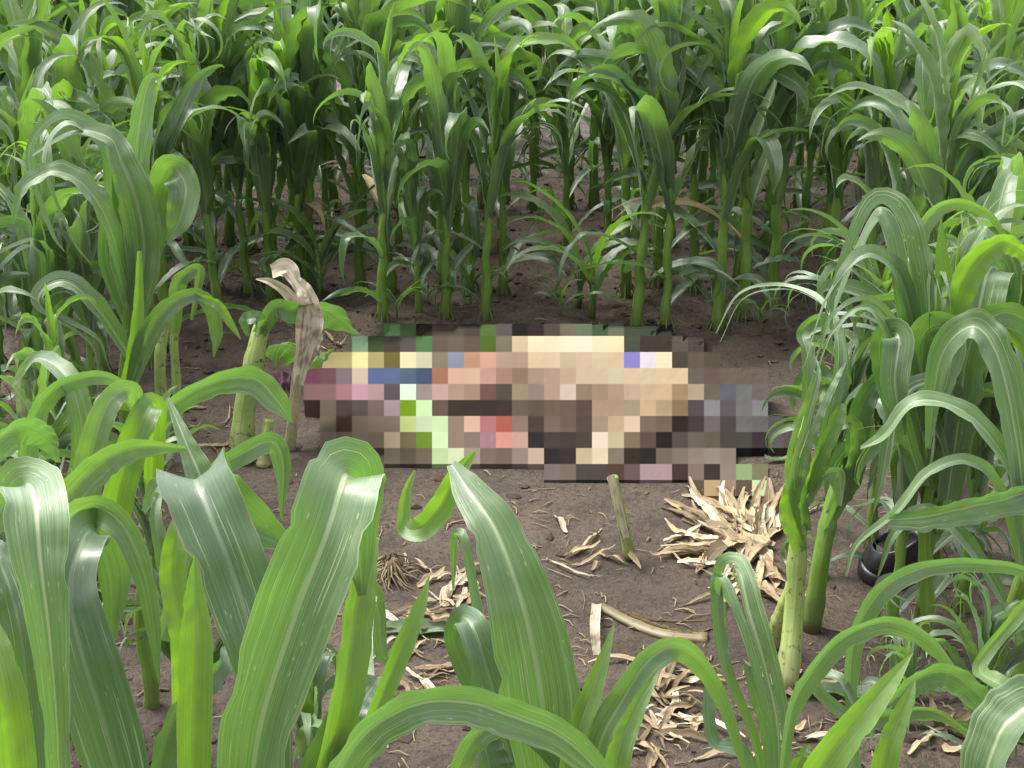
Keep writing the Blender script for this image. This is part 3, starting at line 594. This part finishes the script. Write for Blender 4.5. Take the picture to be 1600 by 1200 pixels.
# ------------------------------------------------------------------ broken and cut stalks
def stalk_thing(name, pts, r, mat, label, cat='stalk', group=None, flat=None, caps=True):
    W = [Vector(P(*q)) if len(q) == 3 else q for q in pts]; b = W[0].copy()
    root = empty(name, b); c = cr(W, 20); mb = MB()
    rad = [lerp(r[0], r[1], i / 20) * (1.14 if i % 6 == 2 else 1) for i in range(21)]
    mb.tube([p - b for p in c], rad, 12, caps, flat); mb.build('stem', mat, root)
    tag(root, label, cat, group); return root
def gp(px, py):                          # ground pixel -> (px, py, d) sunk a little
    return (px, py, G(px, py).y)
s = stalk_thing('broken_stalk', [gp(1229, 1078), (1240, 960, 2.86), (1248, 830, 2.88), (1256, 700, 2.92), (1262, 640, 2.96)], (.024, .012), M['stalk_pale'], 'thick pale green broken corn stalk with brown spots, right of the dry husk pile', 'corn stalk')
path_leaf(s, [(1256, 830, 2.87), (1240, 740, 2.84), (1262, 660, 2.84), (1290, 590, 2.86), (1302, 560, 2.9)], [.03, .045, .05, .035, .01], [20, 10, 10], LF, 91, 9, .006, cuts=[.3, .65])
path_leaf(s, [(1250, 860, 2.86), (1232, 800, 2.85), (1246, 730, 2.85), (1252, 715, 2.86)], [.03, .046, .03, .005], [10, 10], LY, 92, 7, .004)
path_leaf(s, [(1256, 790, 2.87), (1280, 720, 2.83), (1310, 650, 2.84), (1316, 630, 2.85)], [.02, .034, .03, .005], [20, 10], LY, 93, 9, .004)
path_leaf(s, [(1262, 770, 2.86), (1285, 700, 2.84), (1310, 560, 2.9), (1290, 480, 3.0), (1230, 440, 3.1), (1160, 440, 3.12), (1122, 490, 3.12)], [.02, .036, .034, .024, .016, .010, .003], [20, 50, 40], LN, 94, 7, .006, cuts=[.45])
path_leaf(s, [(1258, 650, 2.9), (1262, 560, 2.94), (1254, 520, 2.98), (1282, 498, 3.02), (1310, 520, 3.05), (1330, 600, 3.06)], [.02, .03, .03, .028, .024, .005], [20, 30, 20], LF, 95, 7, .004)
path_leaf(s, [(1260, 790, 2.86), (1285, 745, 2.84), (1312, 740, 2.84), (1312, 790, 2.84)], [.01, .022, .026, .01], [20, 30, 20], LN, 96, 7, .004)
stalk_thing('broken_stalk', [gp(1205, 1010), (1222, 960, 2.95), (1240, 915, 2.93)], (.020, .016), M['stalk_pale'], 'short pale stub leaning against the thick broken stalk', 'corn stalk')
s = stalk_thing('broken_stalk', [gp(1268, 985), (1282, 880, 3.05), (1300, 790, 3.08), (1322, 720, 3.10), (1330, 690, 3.12)], (.022, .014), M['stalk'], 'dark green leaning corn stalk behind the thick broken one', 'corn stalk')
path_leaf(s, [(1300, 800, 3.07), (1330, 740, 3.02), (1345, 640, 3.0), (1380, 590, 3.0), (1400, 620, 3.0)], [.03, .05, .05, .04, .01], [20, 10, 10], LD, 97, 9, .006)
path_leaf(s, [(1290, 830, 3.05), (1322, 760, 3.02), (1340, 700, 2.98), (1330, 660, 2.96), (1290, 680, 2.95)], [.02, .035, .035, .03, .01], [20, 10, 10], LF, 98, 9, .006)
# left: pale bent stalks
s = stalk_thing('broken_stalk', [gp(378, 722), (382, 640, 4.04), (398, 560, 4.05), (412, 505, 4.08), (440, 488, 4.12), (470, 488, 4.2)], (.034, .016), M['stalk_pale'], 'thick pale corn stalk bent over at its top with a green leaf base', 'corn stalk', 'pale broken stalks left of the clearing')
path_leaf(s, [(404, 520, 4.04), (428, 482, 4.04), (460, 484, 4.06), (510, 488, 4.2), (560, 522, 4.3)], [.04, .055, .07, .12, .01], [20, 20, 40, 50], LD, 101, 8, .004)
path_leaf(s, [(408, 520, 4.03), (402, 500, 4.0), (385, 502, 4.0), (388, 525, 4.0)], [.03, .045, .04, .01], [30, 30], LF, 102, 8, .003)
path_leaf(s, [(420, 540, 4.12), (450, 540, 4.2), (490, 560, 4.25), (520, 545, 4.3)], [.06, .12, .08, .01], [60, 60, 60], LD, 103, 8, .006)
s = stalk_thing('cut_stalk', [gp(452, 706), (458, 650, 4.10), (464, 590, 4.10), (470, 560, 4.11)], (.016, .015), M['stalk_dry'], 'thin straw-yellow standing stalk ending in dry split leaves', 'corn stalk', 'pale broken stalks left of the clearing')
path_leaf(s, [(466, 600, 4.09), (474, 550, 4.08), (484, 500, 4.08), (478, 460, 4.08), (462, 440, 4.09), (448, 420, 4.10), (425, 425, 4.10)], [.030, .05, .082, .05, .034, .055, .04], [0, 0, 20], M['bleached'], 104, 10, .008)
path_leaf(s, [(472, 570, 4.1), (480, 520, 4.1), (470, 485, 4.1), (445, 455, 4.1), (420, 440, 4.1), (400, 436, 4.1)], [.04, .06, .045, .03, .02, .004], [20, 0, 20], M['bleached'], 105, 10, .006)
path_leaf(s, [(474, 570, 4.09), (488, 520, 4.08), (486, 470, 4.08), (468, 444, 4.09)], [.04, .06, .04, .006], [20, 0, 20], M['bleached'], 106, 10, .006)
s = stalk_thing('broken_stalk', [gp(258, 735), (254, 650, 4.0), (250, 560, 4.0), (262, 490, 4.02)], (.02, .013), M['stalk_pale'], 'mottled upright corn stalk with a folded leaf, left of the thick bent stalk', 'corn stalk', 'pale broken stalks left of the clearing')
path_leaf(s, [(205, 600, 3.7), (228, 530, 3.7), (262, 480, 3.7), (305, 460, 3.72), (330, 480, 3.73), (338, 520, 3.74), (334, 558, 3.74)], [.03, .06, .05, .035, .04, .034, .003], [0, 10, 10, 0], LF, 107, 7, .003)
path_leaf(s, [(190, 640, 3.72), (208, 560, 3.7), (216, 480, 3.7), (218, 392, 3.7)], [.05, .045, .028, .012], [20, 10, 0], LY, 108, 12, .003)
path_leaf(s, [(305, 462, 3.72), (340, 475, 3.7), (360, 505, 3.7), (376, 530, 3.7)], [.02, .026, .02, .003], [30, 10, 0], LY, 109, 7, .003)
s = stalk_thing('broken_stalk', [gp(280, 690), (276, 600, 4.2), (272, 520, 4.22), (284, 440, 4.25)], (.015, .011), M['stalk_pale'], 'slim pale green stalk just right of the mottled one, topped by a bent leaf', 'corn stalk', 'pale broken stalks left of the clearing')
path_leaf(s, [(272, 520, 4.2), (276, 450, 4.18), (290, 430, 4.18), (312, 425, 4.2), (300, 500, 4.2)], [.03, .05, .04, .03, .01], [20, 10, 0], LF, 110, 7, .003)
stalk_thing('broken_stalk', [gp(410, 730), (414, 700, 4.0), (420, 655, 4.02)], (.018, .015), M['stalk_pale'], 'short cut stub at the foot of the thick bent stalk', 'corn stalk', 'pale broken stalks left of the clearing')
for (a, b2, lb) in [((55, 690), (36, 560), 'short thick pale green stem bowed to the left near the left edge'), ((112, 670), (82, 520), 'thick pale spotted stem leaning left, second from the left edge')]:
    q = gp(*a); s = stalk_thing('broken_stalk', [q, (a[0] - 14, a[1] - 50, q[2]), (b2[0], b2[1], q[2] + .04)], (.034, .022), M['stalk_pale'], lb, 'corn stalk', 'pale broken stalks left of the clearing')
    path_leaf(s, [(b2[0], b2[1] + 20, q[2]), (b2[0] + 20, b2[1] - 70, q[2] - .05), (b2[0] + 70, b2[1] - 110, q[2] - .1), (b2[0] + 120, b2[1] - 50, q[2] - .1)], [.04, .06, .05, .01], [20, 20], LF, 111 + a[0], 7, .006, cuts=[.4])
cs = stalk_thing('cut_stalk', [gp(985, 870), (972, 810, G(985, 870).y - .01), (957, 746, G(985, 870).y - .02)], (.0155, .0125), M['stalk_pale'], 'thin cut stub standing alone in bare soil below the mosaic patch', 'corn stalk')
s = stalk_thing('fallen_stalk', [gp(940, 948), gp(985, 972), gp(1040, 992), gp(1105, 998)], (.013, .019), M['stalk_rot'], 'rotting corn stalk lying on the soil with a peeled white strip at its left end', 'corn stalk', flat=.6)
path_leaf(s, [gp(985, 962), gp(1030, 978), gp(1080, 990), gp(1112, 982)], [.02, .04, .04, .01], [50, 60], M['leaf_dry'], 123, 10, .006)
path_leaf(s, [gp(932, 945), (930, 975, 3.0), (932, 1010, 2.96), (936, 1050, 2.93)], [.022, .024, .02, .012], [0, 20], M['bleached'], 121, 4, .003)
path_leaf(s, [gp(960, 952), gp(1020, 966), gp(1080, 970), gp(1130, 968)], [.008, .01, .008, .003], [50, 50], M['leaf_dry'], 122, 4, .002)
path_leaf(cs, [(978, 840, G(985, 870).y - .03), (966, 790, G(985, 870).y - .035), (954, 742, G(985, 870).y - .04)], [.016, .022, .018], [10, 0], M['bleached'], 131, 40, .001, n=14)
path_leaf(cs, [(984, 862, G(985, 870).y - .02), (994, 872, G(985, 870).y - .04), (1002, 888, G(985, 870).y - .08)], [.016, .02, .003], [30, 30], M['leaf_dry'], 132, 10, .003, n=14)
# stump
def stump(px, py, label):
    q = G(px, py); root = empty('corn_stump', Vector((q.x, q.y, gh(q.x, q.y)))); rnd = random.Random(px); mb = MB()
    mb.tube([Vector((0, 0, -.02)), Vector((0, 0, .02)), Vector((.006, 0, .04)), Vector((.012, 0, .052))], [.020, .016, .014, .011], 9); mb.build('stub', M['root'], root)
    mb = MB()
    for i in range(70):
        a = rnd.uniform(0, 6.3); l = rnd.uniform(.03, .10)
        mb.tube([Vector((math.cos(a) * .018, math.sin(a) * .018, rnd.uniform(.01, .06))), Vector((math.cos(a) * l * .7, math.sin(a) * l * .7, rnd.uniform(.005, .04))), Vector((math.cos(a + .3) * l, math.sin(a + .3) * l, -.004))], [.0028, .002, .001], 4, False)
    mb.build('roots', M['straw'], root); tag(root, label, 'stump')
stump(612, 905, 'brown corn stump with a skirt of dried roots, left of the broad centre leaf')

# ------------------------------------------------------------------ seedlings behind the mosaic
def seedling(px, py, sc, seed, label):
    q = G(px, py); rnd = random.Random(seed); o = empty('corn_seedling', Vector((q.x, q.y, gh(q.x, q.y) - .004)))
    mb = MB(); mb.tube([Vector((0, 0, -.01)), Vector((.002, 0, .06 * sc)), Vector((0, .003, .14 * sc))], [.009 * sc, .008 * sc, .005 * sc], 8); mb.build('stalk', M['stalk'], o)
    for i in range(6):
        make_leaf(Vector((0, 0, (.03 + .02 * i) * sc)), i * PI + rnd.uniform(-.7, .7), rnd.uniform(.25, .42) * sc, .040 * sc, R(rnd.uniform(5, 35)), R(rnd.uniform(60, 130)), 1.6, rnd, M['leaf_young'] if i > 3 else M['leaf'], o, wave=.006, tw=rnd.uniform(-1, 1), daz=rnd.uniform(-.6, .6))
    tag(o, label, 'corn plant', 'seedlings behind the mosaic patch')
seedling(925, 500, 1.35, 4, 'small corn plant with a bright upright leaf, in the gap of the back row')
seedling(905, 478, 1.25, 31, 'small corn plant just behind the bright one in the gap of the back row')
seedling(875, 502, .45, 5, 'tiny corn seedling left of the small bright corn plant')
seedling(620, 508, .5, 6, 'tiny corn seedling behind the left end of the mosaic patch')
seedling(735, 480, .6, 8, 'tiny corn seedling between two stems of the back row')
seedling(1188, 520, .5, 9, 'tiny corn seedling right of the mosaic patch behind the bare soil')
seedling(500, 470, 1.2, 10, 'small corn plant behind the dry split leaves')

# ------------------------------------------------------------------ mosaic patch (the censored area of the photo kept as the squares it shows)
GRID = {
 505: (600, '648c58 465f3e 2d1e1a 4b443a 504a3e 443c32 50692d 584e50 120e0a 2d1c1c 4b4137 706655 646e5a 41553a 646955 3c4432 3c4432 323728'),
 525: (550, '82a082 3a4b2a 423832 554a4a 4b7341 5f5046 645a48 5c4e41 4b641e 76705a cdb996 ebdab4 ebdab9 ebdebe ebdec3 ebd7b2 ebd7aa 444837 3a2e28 3a3026 5a5248 48423a'),
 550: (500, 'afa073 afa069 e1da9b a59b64 695f32 e1d7aa c3c3a5 827864 878ca0 b98c73 d4a08a af9684 ac9180 d7be9b d7bea0 c3af91 cdb49b d0be9b d4b996 8782c3 e4d7e1 fadeb9 4b4237 5f5446 554b3c'),
 575: (475, '6e3c50 6c4652 786c70 c8b2a0 55648c 58668a 506278 41526c a57058 d4aa94 d2af94 be9684 a5806c 8c735f a58e76 af9482 bea58a cdb69b cdb69b cdc3a5 dabe9b d2c3a0 dec39b dcc3a0 695f55 69554e 6c6052 6c6052 6c6055'),
 600: (475, '82625f 826262 a0737a c094a5 ac8e8c 584e52 def2da 9b8a87 c0a096 ac8e7d 9e846c 6e5044 524c40 9b8c6e 918073 b29680 d0bcac 917a62 a08770 ac917d c0a58c c8af8e cdb28e a58a69 b4a084 6c6455 5f626c 737373 706862'),
 625: (500, '695c50 483c3a 584c46 76625f a58e96 739b14 cde8af 625246 372e23 372a24 372a24 3e302a 695c4a 5f5242 6e5a48 695848 58463e aa8e76 a88e76 a09178 c6a887 ac9676 877052 52484a 878486 5c565a 737272 828084'),
 650: (500, '706254 442c22 78685a 827062 827362 becd82 c3d0af c0dea8 8c7a6c d4ac96 af7070 ac5c4a 8a7066 483a32 735f52 685548 50423a 9e8870 b9a282 d7b9a0 706252 695a48 261a18 3a3234 695e5e 44403e 696662 625f5c 544e50 283019'),
 675: (500, '807064 705c4e 766a5a 706655 b4a087 73694b 698c26 cde6b4 8a786a 807062 a07a84 d08e80 bc968a 282223 423634 3e3230 443a32 e1cab4 b9ac8a 786950 55423a 161414 4c4440 625a50 5c5444 403c38 423e3a 302a28 564e4e 504842'),
 700: (600, '706456 5a5042 6c5e50 b4ca96 c8d4a8 98887a 736458 6e5c4e 8a7a6e b9a28e 231e1e 2e2628 b9a587 d4c3a5 786c5e 2e2216 1e1c1c 665c50 766a5c 847668 8a7e70 82746a'),
 725: (850, '706460 6e6056 403c36 443c3a 4a3626 624a4e 9b8488 a08488 3a2826 78685c 32282a 87786e 8a9e6c 707355'),
 750: (1075, '5a483c af966e 967d69 5c4c3c bed4a0')}
def mound(x, y):
    a = (x - .17) / .62; b = (y - 4.62) / .36
    c = (x + .40) / .45; d = (y - 4.50) / .30
    e = (x - .62) / .40; f = (y - 4.42) / .26
    return .19 * math.exp(-(a * a) ** 1.3 - b * b) + .05 * math.exp(-c * c - d * d) + .06 * math.exp(-e * e - f * f)
def surf(px, py):
    r = ray(px, py); t = 3.2; hit = lambda t: (CAMP + r * t).z < mound((CAMP + r * t).x, (CAMP + r * t).y) + gh((CAMP + r * t).x, (CAMP + r * t).y) + .005
    while not hit(t) and t < 8: t += .02
    a, b = t - .02, t
    for _ in range(12):
        c = (a + b) / 2
        if hit(c): b = c
        else: a = c
    return CAMP + r * b
def s2l(c): c /= 255; return c / 12.92 if c < .04 else ((c + .055) / 1.055) ** 2.4
KM = .36
cells = {}
for y0, (x0, row) in GRID.items():
    yy = 500 if y0 == 505 else y0
    for i, h in enumerate(row.split()):
        cells[(x0 // 25 + i, yy // 25)] = tuple(s2l(int(h[k:k + 2], 16)) * KM for k in (0, 2, 4))
mb = MB(); vid = {}; SUB = 3; org = Vector((.15, 4.5, 0))
def vv(i, j):
    if (i, j) not in vid:
        vid[(i, j)] = len(mb.v); mb.v.append(surf(i * 25 / SUB, max(506, j * 25 / SUB)) - org); mb.uv.append((0, 0))
    return vid[(i, j)]
under = {}
def uu(i, j):
    if (i, j) not in under:
        p = mb.v[vv(i, j)] + org; under[(i, j)] = len(mb.v); mb.v.append(Vector((p.x, p.y, gh(p.x, p.y) - .02)) - org); mb.uv.append((0, 0))
    return under[(i, j)]
for (cx, cy), col in cells.items():
    for a in range(SUB):
        for b in range(SUB):
            i, j = cx * SUB + a, cy * SUB + b
            mb.f.append((vv(i, j + 1), vv(i + 1, j + 1), vv(i + 1, j), vv(i, j))); mb.col.append((*col, 1))
    for (dx, dy, e) in ((-1, 0, [(0, k) for k in range(SUB + 1)]), (1, 0, [(SUB, SUB - k) for k in range(SUB + 1)]), (0, -1, [(SUB - k, 0) for k in range(SUB + 1)]), (0, 1, [(k, SUB) for k in range(SUB + 1)])):
        if (cx + dx, cy + dy) not in cells:
            for (a0, b0), (a1, b1) in zip(e[:-1], e[1:]):
                i0, j0, i1, j1 = cx * SUB + a0, cy * SUB + b0, cx * SUB + a1, cy * SUB + b1
                mb.f.append((vv(i0, j0), uu(i0, j0), uu(i1, j1), vv(i1, j1))); mb.col.append((*col, 1))
mo = mb.build('mosaic_mound', M['patch'], smooth=False, col=True); mo.location = org
tag(mo, 'low mound of blurred mosaic squares in tan, pink, blue and grey, lying in the clearing', 'mosaic patch')

# ------------------------------------------------------------------ shoe, cloth
def shoe():
    q = G(1385, 905); b = Vector((q.x, q.y, gh(q.x, q.y))); root = empty('shoe', b)
    def sole_outline(t):    # t 0..1 round the foot, length along x (toe left)
        a = 2 * PI * t; x = math.cos(a); y = math.sin(a)
        return Vector((x * .072, y * (.040 + .010 * (-x)), 0))
    lay = [(.0, .90, 'sole'), (.006, 1.0, 0), (.028, 1.02, 0), (.032, .95, 0), (.055, .92, 0), (.075, .84, 0), (.088, .74, 0), (.092, .70, 0), (.084, .66, 0), (.055, .62, 0), (.048, .10, 0)]
    def lathe(L, name, mat, wob):
        m = MB(); n = 36
        for (z, k, *_ ) in L:
            for i in range(n):
                p = sole_outline(i / n) * k; zz = z * (1 + .22 * math.cos(2 * PI * i / n) * (z > .04)) + wob * noise.noise(Vector((i * .4, z * 60, 1)))
                rr = 1 + wob * 9 * noise.noise(Vector((p.x * 40, p.y * 40, z * 30)))
                m.v.append(Vector((p.x * rr, p.y * rr, zz))); m.uv.append((0, 0))
        for a in range(len(L) - 1):
            for i in range(n):
                j = (i + 1) % n; m.f.append((a * n + i, a * n + j, (a + 1) * n + j, (a + 1) * n + i))
        m.f.append(tuple(reversed(range(n)))); m.f.append(tuple((len(L) - 1) * n + i for i in range(n)))
        return m.build(name, mat, root)
    lathe(lay[:4], 'sole', M['black'], .0); lathe([(.031, .93)] + [(z + 0, k) for z, k, *_ in lay[4:]], 'upper', M['black'], .006)
    m = MB(); n = 28
    for i in range(n):
        p = sole_outline(i / n) * .60; m.v.append(Vector((p.x + .002, p.y, .066))); m.uv.append((0, 0))
    m.f.append(tuple(range(n))); m.build('puddle', M['mud'], root, smooth=False)
    root.scale = (1.0, 1.35, 1.25); root.rotation_euler = (R(12), R(6), R(-8))
    tag(root, 'black rubber shoe filled with muddy water, half hidden behind the right stems', 'shoe')
shoe()
def cloth(px, py, sx, sy, seed, label):
    q = G(px, py); m = MB(); rows, uvs = [], []
    for j in range(22):
        row, uv = [], []
        for i in range(26):
            x = (i / 25 - .5) * sx; y = (j / 21 - .5) * sy; e = min(1, (1 - abs(i / 12.5 - 1)) * 4, (1 - abs(j / 10.5 - 1)) * 4)
            z = e * (.022 + .03 * abs(fb(x * 22, y * 16, 2, seed))) - .004
            row.append(Vector((x * (1 + .25 * noise.noise(Vector((0, j * .25, seed)))), y * (1 + .3 * noise.noise(Vector((i * .2, 0, seed)))), z))); uv.append((i / 25, j / 21))
        rows.append(row); uvs.append(uv)
    m.grid(rows, uvs); o = m.build('cloth', M['maroon']); o.location = (q.x, q.y, gh(q.x, q.y)); tag(o, label, 'cloth')
cloth(436, 606, .10, .16, 2, 'crumpled maroon cloth on the soil between the thick bent stalk and the dry one')

# ------------------------------------------------------------------ dry leaves on the ground
def dry_leaf(x, y, az, L, W, seed, label, group, lift=.01, green=False):
    rnd = random.Random(seed); o = None; mb = MB(); fr = []; n = 16; p = Vector((0, 0, 0)); a = az
    amp = rnd.uniform(.3, 1.) * lift; ph = rnd.uniform(0, 6); da = rnd.uniform(-.9, .9); tw = rnd.uniform(-1.3, 1.3); t0 = rnd.uniform(-.5, .5)
    for i in range(n + 1):
        s = i / n; a = az + da * s; T = Vector((math.cos(a), math.sin(a), 0)); S = Vector((-math.sin(a), math.cos(a), 0)); N = Vector((0, 0, 1))
        z = .004 + amp * .7 * (1 + math.sin(ph + s * 7)) + lift * .8 * s * s * (seed % 3 == 0)
        q = Matrix.Rotation(t0 + tw * s * .5, 3, T)
        wp = p + Vector((x, y, 0))
        fr.append((Vector((p.x, p.y, z + gh(wp.x, wp.y) - gh(x, y))), T, q @ S, q @ N, s)); p = p + T * (L / n)
    blade(mb, fr, lambda s: W * (.22 + .78 * math.sin(PI * min(1, s * .96 + .06) ** .8)), lambda s: 14., .005, 6, rnd=rnd, jag=.12)
    for v in mb.v:
        v.z = max(.001 + gh(v.x + x, v.y + y) - gh(x, y), v.z) + .005 * noise.noise(Vector((v.x * 45, v.y * 45, seed)))
    o = mb.build('dry_leaf', (M['bleached'] if seed % 5 == 0 else M['leaf_dry']) if not green else M['leaf_dark']); o.location = (x, y, gh(x, y))
    tag(o, label, 'dry leaf', group); return o
rd = random.Random(11)
# main husk pile right of centre: fans out from its heart
hc = G(1185, 835)
for i in range(58):
    hx, hy = rd.gauss(1180, 14), rd.gauss(860, 12)
    tx, ty = [(1050, 775), (1070, 800), (1090, 760), (1120, 770), (1150, 765), (1185, 790), (1228, 765), (1240, 790), (1070, 840), (1060, 880), (1110, 900), (1190, 935), (1215, 920), (1130, 820)][i % 14]
    h = G(hx, hy); t = G(tx + rd.gauss(0, 14), ty + rd.gauss(0, 10)); d_ = t - h; L = d_.length; off = rd.uniform(0, .45)
    st = h + d_ * off
    dry_leaf(st.x, st.y, math.atan2(d_.y, d_.x), L * (1 - off) * rd.uniform(.8, 1.05), rd.uniform(.020, .044), i, 'pale dry corn husk in the fanned pile at the foot of the broken stalk', 'dry husks of the pile', lift=.012)
spots = [(1060, 1010, 1010, 1160, 30), (620, 720, 935, 1010, 26), (1190, 1260, 1040, 1180, 14), (600, 700, 1040, 1110, 12), (860, 940, 830, 890, 8), (1030, 1100, 840, 900, 12), (1400, 1540, 1120, 1200, 10), (1110, 1210, 900, 960, 10), (640, 760, 880, 930, 10), (1180, 1340, 560, 620, 4), (950, 1100, 1090, 1200, 16), (310, 400, 640, 720, 10), (480, 560, 540, 560, 8), (430, 560, 560, 575, 4)]
for k, (x0, x1, y0, y1, n) in enumerate(spots):
    for i in range(n):
        q = G(rd.uniform(x0, x1), rd.uniform(y0, y1))
        dry_leaf(q.x, q.y, rd.uniform(0, 6.3), rd.uniform(.05, .17), rd.uniform(.006, .022), 100 * k + i + 50, 'scrap of pale dry corn leaf scattered on the soil', 'dry leaf scraps on the soil', lift=.012)
for (px, py, az, L, W, lb) in [(1240, 1085, -.1, .34, .05, 'long dull green fallen leaf at the foot of the thick broken stalk'), (590, 995, .1, .22, .05, 'wilted green fallen leaf left of the broad centre leaf'), (1195, 720, .2, .10, .03, 'small torn green leaf at the right end of the mosaic patch'), (1360, 1130, -.3, .32, .05, 'wilted leaf lying among husks at the lower right')]:
    q = G(px, py); o = dry_leaf(q.x, q.y, az, L, W, px, lb, None, lift=.02, green=True)

# ------------------------------------------------------------------ litter and clods: nobody could count these
lit = MB()
for i in range(2600):
    px, py = rd.uniform(-60, 1660), rd.uniform(300, 1250)
    q = G(px, py); 
    cl = fb(q.x * 2.2, q.y * 2.2, 2, 40)
    if cl < -.05 and rd.random() < .8: continue
    if 4.0 < q.y < 5.2 and -.55 < q.x < .85: continue
    a = rd.uniform(0, 6.3); L = rd.uniform(.008, .05) * (1 if rd.random() < .8 else 2); wd = rd.uniform(.0006, .0022); z = gh(q.x, q.y) + .002
    p0 = Vector((q.x, q.y, z)); T = Vector((math.cos(a), math.sin(a), 0)); b = rd.uniform(-.12, .12) * L; Sx = Vector((-T.y, T.x, 0))
    p1 = p0 + T * L * .5 + Sx * b; p1.z = gh(p1.x, p1.y) + .004 + rd.uniform(0, .006); p2 = p0 + T * L; p2.z = gh(p2.x, p2.y) + .002
    lit.tube([p0, p1, p2], [wd, wd * 1.2, wd * .6], 4, False)
tag(lit.build('plant_litter', M['straw']), 'fine straw and root fibres strewn over the soil', 'litter', kind='stuff')
clo = MB()
ICO = [Vector(v).normalized() for v in [(0, 0, 1), (.9, 0, .45), (.28, .85, .45), (-.72, .53, .45), (-.72, -.53, .45), (.28, -.85, .45), (.72, .53, -.45), (-.28, .85, -.45), (-.9, 0, -.45), (-.28, -.85, -.45), (.72, -.53, -.45), (0, 0, -1)]]
IF = [(0, 1, 2), (0, 2, 3), (0, 3, 4), (0, 4, 5), (0, 5, 1), (1, 6, 2), (2, 7, 3), (3, 8, 4), (4, 9, 5), (5, 10, 1), (2, 6, 7), (3, 7, 8), (4, 8, 9), (5, 9, 10), (1, 10, 6), (6, 11, 7), (7, 11, 8), (8, 11, 9), (9, 11, 10), (10, 11, 6)]
for i in range(9000):
    y = rd.uniform(2.4, 8.5); x = rd.uniform(-.38 * y, .38 * y)
    m = clear_mask(x, y)
    if rd.random() < m * .93: continue
    r = .003 + .017 * rd.random() ** 3.4; b = len(clo.v); z = gh(x, y); rx = rd.uniform(.7, 1.5); ry = rd.uniform(.7, 1.5)
    for v in ICO: clo.v.append(Vector((x, y, z)) + Vector((v.x * rx, v.y * ry, v.z * .6)) * r * rd.uniform(.55, 1.3))
    for f in IF: clo.f.append(tuple(b + k for k in f))
tag(clo.build('soil_clods', M['clod'], smooth=False), 'crumbled dark soil clods along the rows', 'soil clods', kind='stuff')
print('objects', len(bpy.data.objects))
